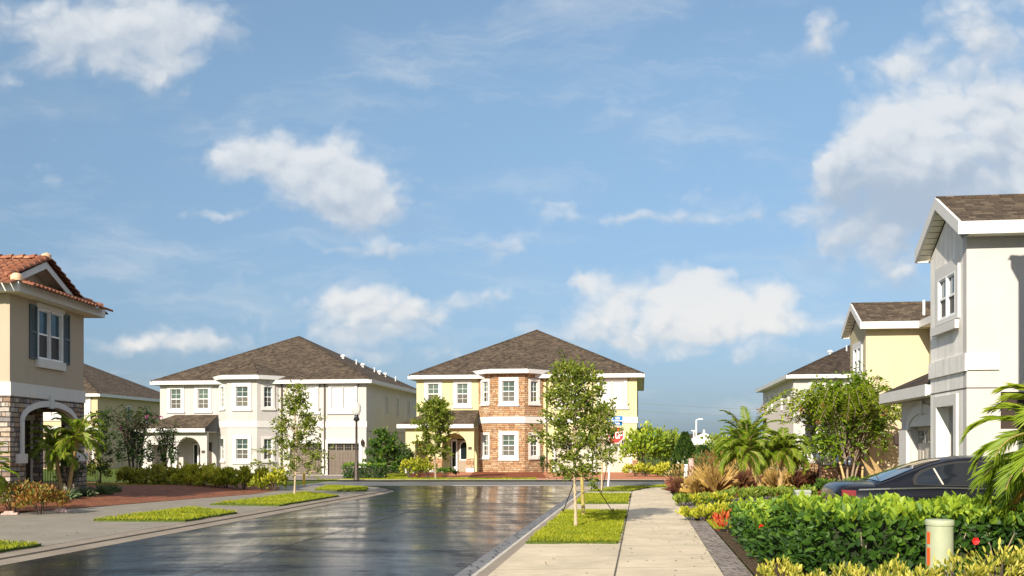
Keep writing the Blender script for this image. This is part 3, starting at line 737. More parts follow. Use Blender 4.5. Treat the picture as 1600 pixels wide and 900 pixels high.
    # garages
    for g in (g1, g2):
        MB(Ff).plate(rect(g[0]-.2, g[1]+.2, -.02, 2.42), [rect(g[0]+.01, g[1]-.01, -.04, 2.19)], .06, -.045).build('garage_trim', M['cream_trim'], t) if False else None
        tr = MB(Ff); tr.box(g[0]-.2, g[0]+.01, -.05, .02, -.02, 2.19); tr.box(g[1]-.01, g[1]+.2, -.05, .02, -.02, 2.19); tr.box(g[0]-.2, g[1]+.2, -.055, .02, 2.1905, 2.44)
        tr.build('garage_trim', M['cream_trim'], t)
        garage_door(t, Ff, g[0], g[1], 2.17, gar)
    # closed panel shutters above each garage
    for c in (10.6, 13.35):
        s = MB(Ff).plate(rect(c-1.02, c+1.02, 4.32, 6.30), [rect(c-.80, c-.04, 4.62, 6.08), rect(c+.04, c+.80, 4.62, 6.08)], .09, -.09).build('shutter_surround', M['cream_trim'], t)
        boxes('shutter', 'trim', s, [(c-.76, c-.08, -.035, -.001, 4.66, 6.04), (c+.08, c+.76, -.035, -.001, 4.66, 6.04)], Ff)
        MB(Ff).box(c-1.14, c+1.14, -.12, -.051, 4.20, 4.36).build('sill', M['cream_trim'], s)
        for zz in (4.55, 6.2): MB(Ff).tube([(c+1.10,-.02,zz-.10),(c+1.10,-.07,zz),(c+1.16,-.07,zz+.05)], .022, 5).build('shutter_hook', M['bronze'], s)
    boxes('downspout', 'bronze', t, [(u-.045, u+.045, -.10, -.051, 0.05, top-.1) for u in (12.05, bx1+.22)], Ff)
    wl = MB(Ff).lathe([(.02,2.0),(.09,2.05),(.12,2.32),(.05,2.42),(.02,2.5)], (W-.24, -.16, 0), 8); wl.box(W-.27, W-.21, -.16, -.001, 2.36, 2.42)
    wl.build('wall_lamp', M['bronze'], t)
    return t

bay_house((-6.55, 68.35, 0), 'pale yellow two-storey house with an orange stone bay, behind the stop sign', 'yellow', 'ledge', 'ledge',
          vents=[(13.2, 9.5, 'pipe')])
ws = [(11.2,7.0,'cap'),(11.9,8.2,'pipe'),(12.3,8.6,'cap'),(12.9,9.8,'pipe'),(13.2,10.2,'cap'),(13.5,10.8,'cap'),(14.1,11.8,'pipe')]
bay_house((-24.9, 70.45, -.25), 'cream two-storey house with a plain stucco bay and brown garage doors, behind the street lamp', 'cream', None, None, 'door_brown', 'garage_brown', vents=ws)
bay_house((-36.5 - 15, 88.0 + 1.95, -.2), 'sand coloured house half hidden between the tiled house and the cream house', 'tan_far', None, None, 'door_brown', 'garage_brown')
# ------------------------------------------------------------------ stone and stucco house with the clay tile roof
def inside(poly, x, y):
    r = False; n = len(poly)
    for i in range(n):
        (x0,y0),(x1,y1) = poly[i], poly[(i+1)%n]
        if (y0 > y) != (y1 > y) and x < (x1-x0)*(y-y0)/(y1-y0)+x0: r = not r
    return r
def barrel_tiles(par, O, U, V, poly, name='roof_tiles', w=0.25, h=0.40):
    O, U, V = Vector(O), Vector(U).normalized(), Vector(V).normalized(); N = U.cross(V).normalized()
    if N.z < 0: N = -N
    mb = MB(); us = [p[0] for p in poly]; vs = [p[1] for p in poly]; K = 6
    for i in range(int(min(us)/w)-1, int(max(us)/w)+2):
        for j in range(int(min(vs)/h)-1, int(max(vs)/h)+2):
            if not inside(poly, (i+.5)*w, (j+.5)*h if (j+.5)*h > .05 else .1): continue
            jx = rnd.uniform(-.006,.006); g = rnd.uniform(0,.008); pts = []
            for v, lift, sc in ((j*h-.03, .055+g, 1.0), ((j+1)*h, .02+g, .9)):
                for k in range(K+1):
                    a = math.pi*k/K
                    pts.append(O + U*((i+.5)*w + jx - math.cos(a)*w*.46*sc) + V*v + N*(lift + math.sin(a)*.075*sc))
            mb.add(pts, [(k,k+1,K+2+k,K+1+k) for k in range(K)] + [tuple(range(K,-1,-1))])
    return mb.build(name, M['tile'], par)
def cap_tiles(par, A, B, name='ridge_tiles', r=.14, step=.36):
    A, B = Vector(A), Vector(B); n = max(1, int((B-A).length/step)); d = (B-A).normalized(); s = d.cross(Vector((0,0,1))).normalized(); u = s.cross(d)
    mb = MB(); K = 6
    for i in range(n):
        pts = []
        for q, k2, lf in ((i/n, 1.12, .03), ((i+1.06)/n, .9, 0)):
            for k in range(K+1):
                a = math.pi*k/K; pts.append(A.lerp(B,q) + s*(-math.cos(a)*r*k2) + u*(math.sin(a)*r*k2*.85+lf))
        mb.add(pts, [(k,k+1,K+2+k,K+1+k) for k in range(K)] + [tuple(range(K,-1,-1)), tuple(range(K+1,2*K+2))])
    return mb.build(name, M['tile'], par)

def stone_house():
    t = thing('house', 'tan stucco house with stone ground floor, blue shutters and a red clay tile roof', 'house', (-14.6, 28.95, 0))
    L, Dp, zg = 12.0, 5.0, .16; top = 6.2
    Fr = frame((0,0,0), (0,1,0), (-1,0,0)); Ff = frame((-L,0,0), (1,0,0), (0,1,0))
    # upper storey
    wu, wz, ww, wh = 2.5, 4.48, 1.66, 1.50
    MB(Fr).plate(rect(.2, Dp, 3.35, top), [rect(wu-ww/2, wu+ww/2, wz, wz+wh)], .2).build('upper_wall', M['tan'], t)
    MB(Ff).plate(rect(0, L, 3.35, top), [rect(L-6, L-5, wz, wz+wh)], .2).build('upper_wall', M['tan'], t)
    MB().box(-L, -.2, Dp-.2, Dp, 3.35, top).build('upper_wall', M['tan'], t)
    MB().box(-L, -L+.2, .2, Dp-.2, zg-.5, top).build('upper_wall', M['tan'], t)
    MB().box(-L, -.201, .201, Dp-.201, 3.1, 3.3).build('porch_ceiling', M['soffit'], t)
    for k, s in ((-1, 'l'), (1, 'r')):
        c = wu + k*ww/4
        w_ = window(t, Fr, c, wz, ww/2-.03, wh, .03, 'pane_blue', 'screen_dark', False, 'sash', True, q=.03)
    MB(Fr).box(wu-ww/2-.12, wu+ww/2+.12, -.06, -.001, wz+wh+.04, wz+wh+.19).build('window_head', M['cream_trim'], t)
    MB(Fr).box(wu-ww/2-.12, wu+ww/2+.12, -.10, -.001, wz-.30, wz-.04).build('window_sill', M['cream_trim'], t)
    for c in (wu-ww/2-.30, wu+ww/2+.30):
        sh = MB(Fr).plate(rect(c-.22, c+.22, wz-.08, wz+wh+.08), [rect(c-.17, c+.17, wz-.02, wz+wh*.5-.04), rect(c-.17, c+.17, wz+wh*.5+.04, wz+wh+.02)], .05, -.05)
        for k in range(26):
            z = wz + .0 + k*(wh/26); sh.add([(c-.17,-.035,z),(c+.17,-.035,z),(c+.17,-.012,z+.05),(c-.17,-.012,z+.05)], [(0,1,2,3)])
        sh.build('shutter', M['shutter'], t)
    window(t, Ff, L-5.5, wz, 1.0, wh, .12, 'pane_blue', 'screen_dark', True, 'cream_trim')
    # belt course
    b = MB(); b.box(-L-.03, .05, -.05, -.001, 3.22, 3.62); b.box(.001, .05, -.0005, Dp+.03, 3.22, 3.62)
    b.build('band', M['cream_trim'], t)
    # stone ground floor with the arched porch opening
    MB(Fr).plate(rect(.22, Dp, zg-.5, 3.22), [arch(.72, 4.25, zg, 2.5, 3.0, 18)], .35, -.02).build('stone_wall', M['fieldstone'], t)
    MB(Ff).plate(rect(0, L+.02, zg-.5, 3.22), [rect(L-3.2, L-1.6, 1.0, 2.7)], .24, -.02).build('stone_wall', M['fieldstone'], t)
    a_in = arch(.74, 4.23, zg, 2.5, 2.98, 18); a_out = arch(.56, 4.41, zg, 2.52, 3.17, 18)
    ring = MB(Fr)
    oi, oo = a_in[2:], a_out[2:]
    for i in range(len(oi)-1):
        ring.add([(*[oo[i][0]], -.075, oo[i][1]), (oo[i+1][0], -.075, oo[i+1][1]), (oi[i+1][0], -.075, oi[i+1][1]), (oi[i][0], -.075, oi[i][1]),
                  (oo[i][0], .0, oo[i][1]), (oo[i+1][0], .0, oo[i+1][1]), (oi[i+1][0], .12, oi[i+1][1]), (oi[i][0], .12, oi[i][1])],
                 [(0,1,2,3),(0,4,5,1),(3,2,6,7)])
    for a, c in ((.56,.74),(4.23,4.41)): ring.box(a, c, -.075, .0, 1.5, 2.52)
    ring.box(2.36, 2.62, -.10, 0, 2.93, 3.34)
    ring.build('arch_trim', M['cream_trim'], t)
    boxes('pier_cap', 'cream_trim', t, [(a, c, -.13, .37, 1.24, 1.52) for a, c in ((.30,.82),(4.17,Dp+.05))], Fr)
    boxes('pier_base', 'fieldstone', t, [(a, c, -.09, .33, zg-.5, 1.239) for a, c in ((.34,.78),(4.21,Dp+.02))], Fr)
    # porch inside: floor, inner wall, far wall with an opening and a dark doorway
    MB().box(-2.9, -.34, .23, Dp+.2, zg-.4, zg+.02).build('porch_floor', M['concrete_shade'], t)
    MB().box(-3.1, -2.9, .22, Dp-.21, zg-.4, 3.1).build('inner_wall', M['fieldstone'], t)
    Fb = frame((-2.9, Dp-.2, 0), (1,0,0), (0,1,0))
    MB(Fb).plate(rect(0, 2.55, zg-.4, 3.1), [rect(.72, 1.26, zg+.02, 2.62), rect(1.52, 2.22, zg+.02, 2.9)], .2).build('inner_wall', M['fieldstone'], t)
    d = MB(Fb).box(.70, 1.28, .1, .16, zg+.02, 2.64).build('door', M['door_brown'], t)
    MB(Fb).box(.72, .80, -.04, .1, zg+.02, 2.62).box(1.20, 1.27, -.04, .1, zg+.02, 2.62).box(.66, 1.34, -.05, -.001, 2.62, 2.80).build('door_trim', M['trim'], t)
    r = MB(Fb)
    for k in range(8): r.box(1.54+k*.09, 1.555+k*.09, .08, .10, zg+.05, zg+1.0)
    r.box(1.52, 2.22, .07, .11, zg+1.0, zg+1.04); r.box(1.52, 2.22, .07, .11, zg+.1, zg+.13)
    r.build('railing', M['black_metal'], t)
    # roof
    o = .47; ze = top + .25; sl = .385; ym = Dp/2; zr = ze + sl*(ym+o)
    k = math.sqrt(1+sl*sl)
    planes = MB(); gx = -.10; hk = o - gx
    zh = ze + sl*hk
    planes.face((-L-.5,-o,ze),(o,-o,ze),(gx,-o+hk,zh),(gx,ym,zr),(-L-.5,ym,zr))
    planes.face((o,Dp+o,ze),(-L-.5,Dp+o,ze),(-L-.5,ym,zr),(gx,ym,zr),(gx,Dp+o-hk,zh))
    sx = -.62; hs = o - sx; zs = ze + sl*hs
    planes.face((o,-o,ze),(o,Dp+o,ze),(sx,Dp+o-hs,zs),(sx,-o+hs,zs))
    roof = planes.build('roof', M['tile'], t)
    Lp = (ym+o)*k
    barrel_tiles(roof, (-L-.5,-o,ze), (1,0,0), (0,1,sl), [(0,0),(L+.5+o,0),(L+.5+gx,hk*k),(L+.5+gx,Lp),(0,Lp)])
    barrel_tiles(roof, (-L-.5,Dp+o,ze), (1,0,0), (0,-1,sl), [(0,0),(L+.5+o,0),(L+.5+gx,hk*k),(L+.5+gx,Lp),(0,Lp)])
    barrel_tiles(roof, (o,-o,ze), (0,1,0), (-1,0,sl), [(0,0),(Dp+2*o,0),(Dp+2*o-hs,hs*k),(hs,hs*k)])
    cap_tiles(roof, (o-.05,-o+.05,ze+.07), (gx,-o+hk,zh+.07)); cap_tiles(roof, (o-.05,Dp+o-.05,ze+.07), (gx,Dp+o-hk,zh+.07))
    cap_tiles(roof, (gx,-o+hk-.02,zh+.06), (gx,ym,zr+.08)); cap_tiles(roof, (gx,Dp+o-hk+.02,zh+.06), (gx,ym,zr+.08))
    cap_tiles(roof, (gx+.05,ym,zr+.06), (-L-.5,ym,zr+.06))
    MB().lathe([(.02,-.1),(.17,-.08),(.17,.05),(.10,.13),(.02,.15)], (o-.06,-o+.06,ze+.12), 10).build('hip_end', M['tile_pale'], roof, True)
    MB().lathe([(.02,-.1),(.15,-.08),(.15,.06),(.02,.13)], (gx,ym,zr+.14), 10).build('ridge_end', M['tile_pale'], roof, True)
    # gable face, rake boards, sloping soffit
    MB().add([(sx,-o+hs-.1,zs-.06),(sx,Dp+o-hs+.1,zs-.06),(sx,ym,zr-.06)], [(0,1,2)]).build('gable_wall', M['tan'], roof)
    rk = MB()
    for s in (-1, 1):
        ya = ym + s*(ym+o-hk-.05); za = zh - .02
        rk.add([(gx,ya,za-.02),(gx,ym,zr-.02),(gx,ym,zr-.24),(gx,ya-s*.02,za-.20),(gx-.05,ya,za-.02),(gx-.05,ym,zr-.02),(gx-.05,ym,zr-.24),(gx-.05,ya-s*.02,za-.20)],
               [(0,1,2,3),(4,7,6,5),(3,2,6,7),(0,4,5,1),(0,3,7,4)])
    rk.build('rake_board', M['trim'], roof)
    sf = MB()
    for s in (-1, 1):
        ya = ym + s*(ym+o-hk); sf.face((gx-.05,ya,zh-.12),(gx-.05,ym,zr-.14),(sx,ym,zr-.14),(sx,ya,zh-.12))
    sf.build('rake_soffit', M['soffit'], roof)
    fb = MB(); e = .002
    fb.box(-L-.5, o+.05, -o-.05, -o-e, ze-.27, ze+.0); fb.box(o+e, o+.05, -o-.0005, Dp+o+.05, ze-.27, ze+.0); fb.box(-L-.5, o+.0, Dp+o+e, Dp+o+.05, ze-.27, ze)
    fb.build('fascia', M['trim'], roof)
    MB().box(-L-.5, o, -o, Dp+o, ze-.25, ze-.23).build('soffit', M['soffit'], roof)
    # main block of the house, further left
    MB().box(-L-8, -L+.0, .6, 12, -.2, top).build('main_wall', M['tan'], t)
    hip_roof(t, -L-8.5, -L+.5, .1, 12.5, top+.26, .42, 'tile', name='main_roof')
    return t
stone_house()

# ------------------------------------------------------------------ houses on the right with a gabled bump towards the street
def gable_roof(par, x0, x1, y0, y1, ze, slope, over=0.65, mat='shingle', fh=.26):
    """gable towards -x, ridge along x; x0 is the wall plane of the gable"""
    ym = (y0+y1)/2; zr = ze + slope*(ym-y0); xo = x0-over; th = .10
    mb = MB()
    mb.face((xo,y0,ze),(x1,y0,ze),(x1,ym,zr),(xo,ym,zr)); mb.face((x1,y1,ze),(xo,y1,ze),(xo,ym,zr),(x1,ym,zr))
    roof = mb.build('roof', M[mat], par)
    MB().tube([(xo,ym,zr),(x1,ym,zr)], .06, 6).build('ridge_cap', M[mat], roof)
    rk = MB()
    for s, ya in ((-1,y0),(1,y1)):
        rk.add([(xo-.03,ya,ze+.02),(xo-.03,ym,zr+.02),(xo-.03,ym,zr-fh*.95),(xo-.03,ya,ze-fh),(xo+.03,ya,ze+.02),(xo+.03,ym,zr+.02),(xo+.03,ym,zr-fh*.95),(xo+.03,ya,ze-fh)],
               [(0,1,2,3),(4,7,6,5),(3,2,6,7),(0,4,5,1),(0,3,7,4),(1,5,6,2)])
    rk.build('rake_board', M['trim'], roof)
    sf = MB(); n = 9
    for s, ya in ((-1,y0+.05),(1,y1-.05)):
        for i in range(n):
            a, b = i/n, (i+.96)/n
            p = lambda q, dz: (ya + (ym-ya)*q, ze-fh+.05+(zr-ze)*q + dz)
            (ya0,za),(yb,zb) = p(a,0), p(b,0)
            sf.face((xo+.03,ya0,za),(xo+.03,yb,zb-.006),(x0+.02,yb,zb-.006),(x0+.02,ya0,za))
    sf.build('rake_soffit', M['soffit'], roof)
    MB().box(xo+.031, x1, y0-.004, y0+.045, ze-fh, ze+.012).box(xo+.031, x1, y1-.045, y1+.004, ze-fh, ze+.012).build('fascia', M['trim'], roof)
    MB().box(x0+.0, x1, y0+.046, y0+.62, ze-fh+.02, ze-fh+.04).box(x0, x1, y1-.62, y1-.046, ze-fh+.02, ze-fh+.04).build('soffit', M['soffit'], roof)
    return roof, zr
def white_house():
    t = thing('house', 'white stucco house at the right edge with a gabled bay above the dark car', 'house', (9.86, 21.6, 0), STREET_ROT, 'houses along the right side')
    d, L, top, zg = 2.72, 6.0, 6.28, 0.0
    Ff = frame((0,0,0), (1,0,0), (0,1,0)); Fl = frame((0,d,0), (0,-1,0), (1,0,0))
    uh, uz = .66, 2.12
    MB(Ff).plate(rect(0, L, zg, top+.05), [rect(.70, 1.9, uz, 2.92)], .25).build('front_wall', M['white'], t)
    MB(Ff).box(.68, 1.92, .26, .30, uz-.02, 2.94).build('porch_recess', M['bronze'], t)
    wc, wz = 1.42, 4.72
    gab = [(0,zg),(d-.0,zg),(d-.0,top),(d/2,top+.5*(d/2)+.1),(0.001,top)]
    MB(Fl).plate([(0,zg),(d-.251,zg),(d-.251,top),(d/2,top+.74),(0,top)], [rect(wc-.62, wc-.03, wz, wz+.92), rect(wc+.03, wc+.62, wz, wz+.92), rect(.62, 1.95, zg+.02, 2.68)], .25).build('street_wall', M['rough_white_lit'], t)
    for c in (wc-.325, wc+.325): window(t, Fl, c, wz, .58, .92, .03, 'pane_blue', 'screen_dark', False, 'sash', False, q=.085)
    MB(Fl).plate(rect(wc-.86, wc+.86, wz-.12, wz+1.22), [rect(wc-.655, wc+.655, wz-.03, wz+.95)], .05, -.05).build('window_surround', M['trim'], t)
    MB(Fl).box(wc-.95, wc+.95, -.14, -.051, wz-.36, wz-.17).build('window_sill', M['trim'], t)
    MB(Fl).box(-.0, d+.05, -.05, -.001, 3.38, 3.76).build('band', M['rough_white_lit'], t)
    MB(Ff).box(.0, .66, -.045, -.001, 3.40, 3.76).build('band', M['cream_trim'], t)
    MB(Fl).box(0, d, -.008, -.0005, 3.0, 3.025).build('expansion_joint', M['bronze'], t)
    MB(Ff).box(0, L, -.006, -.0005, 3.0, 3.02).build('expansion_joint', M['bronze'], t)
    # portal recess
    MB(Fl).plate(rect(.42, 2.15, zg, 2.92), [rect(.63, 1.94, zg-.02, 2.67)], .06, -.05).build('portal_trim', M['cream_trim'], t)
    MB(Fl).box(.55, 2.0, 1.05, 1.15, zg, 2.8).box(.55, .62, .251, 1.049, zg, 2.8).box(1.951, 2.0, .251, 1.049, zg, 2.8).box(.55, 2.0, .251, 1.049, 2.70, 2.8).build('portal_lining', M['white'], t)
    MB().box(L-.25, L, .251, 7.2, zg, top).box(3.3, L-.25, 6.95, 7.2, zg, 2.9).build('rear_wall', M['white'], t)
    MB().box(.26, L-.26, d-.25, d, 3.0, top).build('bay_rear_wall', M['rough_white_lit'], t)
    gable_roof(t, 0, L+.4, -.46, d+.24, top+.24, .53, .28)
    # garage wing beyond, one storey
    Fg = frame((.38, d+4.25, 0), (0,-1,0), (1,0,0)); gl = 4.25; gz = 2.98
    MB(Fg).plate(rect(0, gl, zg, gz), [rect(.92, 3.55, zg-.02, 2.28)], .25).build('garage_wall', M['white'], t)
    MB().box(.63, 3.2, d+4.0, d+4.25, zg, gz).build('garage_wall', M['white'], t)
    garage_door(t, Fg, .93, 3.54, 2.26, 'garage_grey', .12, .2)
    ar = MB(Fg); a_o = arch(.72, 3.75, 2.2, 2.30, 2.86, 16); a_i = arch(.94, 3.53, 2.2, 2.24, 2.62, 16)
    ar.plate(a_o, [a_i], .06, -.058); ar.build('arch_trim', M['cream_trim'], t)
    MB(Fg).plate(arch(.945, 3.525, 2.28, 2.285, 2.615, 16), (), .03, -.02).build('tympanum', M['cream_trim'], t)
    MB(Fg).box(2.10, 2.36, -.09, -.059, 2.60, 2.93).build('keystone', M['cream_trim'], t)
    MB(Fg).box(.10, .88, -.10, -.001, zg, 2.2).box(.04, .94, -.13, -.101, zg, .75).build('pilaster', M['cream_trim'], t)
    MB(Fg).lathe([(.02,1.75),(.08,1.8),(.10,2.02),(.03,2.12)], (.02,-.14,0), 8).box(.0,.04,-.14,-.001,2.0,2.05).build('wall_lamp', M['bronze'], t)
    x0, x1, y0, y1 = -.12, 3.2, d+.01, d+4.75; ze = gz + .27; s = .5; zr = ze + s*(x1-x0)
    mb = MB(); k = (x1-x0)
    mb.face((x0,y1,ze),(x0,y0,ze),(x1,y0,zr),(x1,y1-k,zr)); mb.face((x1,y1,ze),(x0,y1,ze),(x1,y1-k,zr))
    rf = mb.build('garage_roof', M['shingle_dark'], t)
    MB().box(x0-.004, x0+.045, y0, y1+.004, ze-.27, ze+.012).box(x0+.046, x1, y1-.045, y1+.004, ze-.27, ze+.012).build('fascia', M['trim'], rf)
    MB().box(x0+.046, .37, y0, y1-.046, ze-.25, ze-.23).build('soffit', M['soffit'], rf)
    MB().box(x0+.046, .36, y0+.001, y0+.02, ze-.22, ze).build('roof_end_board', M['trim'], rf)
    return t
white_house()
def butter_house():
    t = thing('house', 'butter yellow house with a small gabled bay, between the white house and the flowering tree', 'house', (13.75, 38.7, 0), STREET_ROT, 'houses along the right side')
    d, top, zg, L = 2.9, 6.28, -.2, 2.35
    Ff = frame((0,0,0), (1,0,0), (0,1,0)); Fl = frame((0,d,0), (0,-1,0), (1,0,0))
    MB(Ff).plate(rect(0, L, zg, top+.05), (), .25).build('front_wall', M['butter'], t)
    wc, wz = 1.5, 4.72
    MB(Fl).plate([(0,zg),(d-.251,zg),(d-.251,top),(d/2,top+.72),(0,top)], [rect(wc-.62, wc-.03, wz, wz+.95), rect(wc+.03, wc+.62, wz, wz+.95)], .25).build('street_wall', M['butter_shade'], t)
    for c in (wc-.325, wc+.325): window(t, Fl, c, wz, .58, .95, .03, 'pane_blue', 'screen_dark', False, 'sash', False, q=.085)
    MB(Fl).plate(rect(wc-.86, wc+.86, wz-.12, wz+1.2), [rect(wc-.655, wc+.655, wz-.03, wz+.98)], .05, -.05).build('window_surround', M['trim'], t)
    MB(Fl).box(wc-.95, wc+.95, -.14, -.051, wz-.34, wz-.17).build('window_sill', M['trim'], t)
    # main wall towards the street, nearer the camera
    Fm = frame((L, 0, 0), (0,-1,0), (1,0,0))
    MB(Fm).plate(rect(0, 9, zg, top), [rect(1.2, 2.3, 4.2, 5.9)], .25).build('street_wall', M['butter_shade'], t)
    window(t, Fm, 1.75, 4.2, 1.1, 1.7, .2, 'pane_blue', 'screen_dark')
    MB().box(L+.251, 12, -9, -8.75, zg, top).build('front_wall', M['butter'], t)
    MB().box(L+.3, 11.7, 8.75, 9, zg, top).box(11.75, 12, -8.7, 8.7, zg, top).build('rear_wall', M['butter'], t)
    roof, zr = gable_roof(t, 0, 5, -.46, d+.26, top+.24, .52, .28)
    MB().lathe([(.05,-.2),(.05,.42),(.03,.43)], (2.2, .15, top+.7), 8).build('roof_vent', M['pole_white'], roof)
    hip_roof(t, L-.5, 12.5, -9.5, 9.5, top+.24, .40, 'shingle', name='main_roof')
    # one-storey entry below: column, stone foot, door
    MB().box(-1.6, -.002, .3, d+2, 2.75, 3.0).build('porch_beam', M['cream_trim'], t)
    pr = MB(); pr.face((-2.0,-.1,3.0),(0,-.1,3.75),(0,d+2.4,3.75),(-2.0,d+2.4,3.0)); pr.face((-2.0,-.1,3.0),(0,-.1,3.0),(0,-.1,3.75))
    rp = pr.build('porch_roof', M['shingle'], t)
    MB().box(-2.04, -1.99, -.12, d+2.4, 2.78, 3.01).build('fascia', M['trim'], rp)
    boxes('porch_column', 'cream_trim', t, [(-1.55, -1.15, y, y+.4, zg, 2.74) for y in (.35, d+1.4)])
    boxes('stone_base', 'ledge', t, [(-1.62, -1.08, .28, .82, zg, 1.0), (-1.62, -1.08, d+1.33, d+1.87, zg, 1.0), (-1.079, -.01, .55, .75, zg, .99)])
    MB(Fl).box(1.6, 2.5, -.05, -.001, zg, 2.15).build('door', M['door_taupe'], t)
    return t
butter_house()
def pink_house():
    t = thing('house', 'pinkish white house with a dark hip roof, half hidden behind the flowering tree', 'house', (19.1, 67.6, 0), STREET_ROT, 'houses along the right side')
    W, D, top = 13, 17.0, 6.42
    Ff = frame((0,0,0), (1,0,0), (0,1,0)); Fl = frame((0,D,0), (0,-1,0), (1,0,0))
    MB(Ff).plate(rect(0, W, -.3, top), [rect(1.2, 2.1, 4.5, 5.9), rect(4.0, 4.9, 4.5, 5.9), rect(1.0, 3.6, -.2, 2.2)], .2).build('front_wall', M['cream'], t)
    for u in (1.65, 4.45): window(t, Ff, u, 4.5, .9, 1.4, .2)
    garage_door(t, Ff, 1.0, 3.6, 2.17, 'garage_grey')
    side = [(3.0,4.4),(6.0,4.4),(11.5,4.4),(15,4.4),(9.0,.8)]
    MB(Fl).plate(rect(0, D-.201, -.3, top), [rect(u-.25, u+.25, z, z+1.35) for u,z in side], .2).build('side_wall', M['pink'], t)
    for u,z in side: window(t, Fl, u, z, .5, 1.35, .035, 'pane_blue', 'screen_dark', False, 'trim', False)
    MB().box(W-.2, W, .201, D, -.3, top).box(.2, W-.2, D-.2, D, -.3, top).build('rear_wall', M['pink'], t)
    hip_roof(t, -.55, W+.5, -.55, D+.5, top+.14, .47, 'shingle_dark', vents=[(3,3.2,'cap'),(4.2,3.6,'pipe')])
    pr = MB(); pr.face((-1.5,D-2.5,2.9),(-1.5,D+2,2.9),(-.01,D+2,4.0),(-.01,D-2.5,4.0)); rp = pr.build('porch_roof', M['shingle_dark'], t)
    MB().box(-1.55, -1.5, D-2.52, D+2, 2.66, 2.92).box(-1.5,-.01,D-2.52,D-2.48,2.66,2.9).build('fascia', M['trim'], rp)
    MB().box(-1.45, -1.2, D-2.4, D-2.15, -.3, 2.66).build('porch_column', M['cream_trim'], t)
    return t
pink_house()
def side_house():
    t = thing('house', 'white stucco house beyond the right edge, in whose driveway the dark car stands', 'house', (9.17, 17.15, 0), STREET_ROT, 'houses along the right side')
    W, D, top = 9, 11, 7.85
    Fl = frame((0,0,0), (0,-1,0), (1,0,0))
    MB(Fl).plate(rect(0, D, -.1, top), [rect(.6, 3.2, 0, 2.3), rect(5.5, 6.4, .9, 2.4), rect(2, 2.9, 4.6, 6.0)], .25).build('street_wall', M['white'], t)
    garage_door(t, Fl, .6, 3.2, 2.28, 'garage_grey', .05, d=.6)
    window(t, Fl, 5.95, .9, .9, 1.5); window(t, Fl, 2.45, 4.6, .9, 1.4)
    MB().box(.251, W, -.25, 0, -.1, top).box(W-.25, W, -D, -.251, -.1, top).box(.251, W-.251, -D, -D+.25, -.1, top).build('outer_wall', M['white'], t)
    hip_roof(t, -.12, W+.45, -D-.45, .12, top+.2, .45)
side_house()
# small far buildings beyond the trees
def pavilion():
    x, y, _ = at(1100, 690, 95)
    t = thing('pavilion', 'small white pavilion with a pyramid roof beside the white light pole', 'pavilion', (x, y, 0))
    MB().box(-1.0, 1.0, -1.0, 1.0, 0, 2.0).build('wall', M['trim'], t)
    mb = MB(); e = 1.75; z = 2.05; A = (0,0,3.05)
    for a, b in (((-e,-e),(e,-e)),((e,-e),(e,e)),((e,e),(-e,e)),((-e,e),(-e,-e))): mb.face((*a,z),(*b,z),A)
    r = mb.build('roof', M['pole_white'], t)
    MB().box(-e, e, -e, -e+.05, z-.2, z).box(-e, e, e-.05, e, z-.2, z).box(-e, -e+.05, -e, e, z-.2, z).box(e-.05, e, -e, e, z-.2, z).build('fascia', M['trim'], r)
    MB().lathe([(.12,-.1),(.12,.1),(.03,.3)], (0,0,3.05), 8).build('finial', M['trim'], r)
pavilion()
def far_house(px, Y, w, label, wallm, roofm, slope=.42):
    x, y, _ = at(px, 690, Y)
    t = thing('house', label, 'house', (x, y, 0), STREET_ROT, 'far houses beyond the planting')
    MB().box(-w/2, w/2, 0, 10, 0, 2.9).build('wall', M[wallm], t)
    F_ = frame((-w/2,-.001,0), (1,0,0), (0,1,0))
    for k in range(3):
        u = w*(k+.5)/3; MB(F_).box(u-.5, u+.5, -.03, 0, 1.0, 2.2).build('window', M['pane_blue'], t)
    hip_roof(t, -w/2-.5, w/2+.5, -.5, 10.5, 3.1, slope, roofm)
far_house(1092, 270, 12, 'far dark roofed house showing behind the white light pole', 'cream', 'shingle_dark', .42)
far_house(1140, 300, 20, 'long far dark roof behind the green bushes left of the tall palm', 'tan_far', 'shingle_dark', .3)
w = thing('garden_wall', 'low white wall joined to the small white pavilion', 'wall', (*at(1085, 690, 96)[:2], 0))
MB().box(-2.2, 3.2, 0, .2, 0, 1.85).build('wall_panel', M['trim'], w); MB().box(-2.25, 3.25, -.04, .24, 1.851, 1.95).build('coping', M['pole_white'], w)
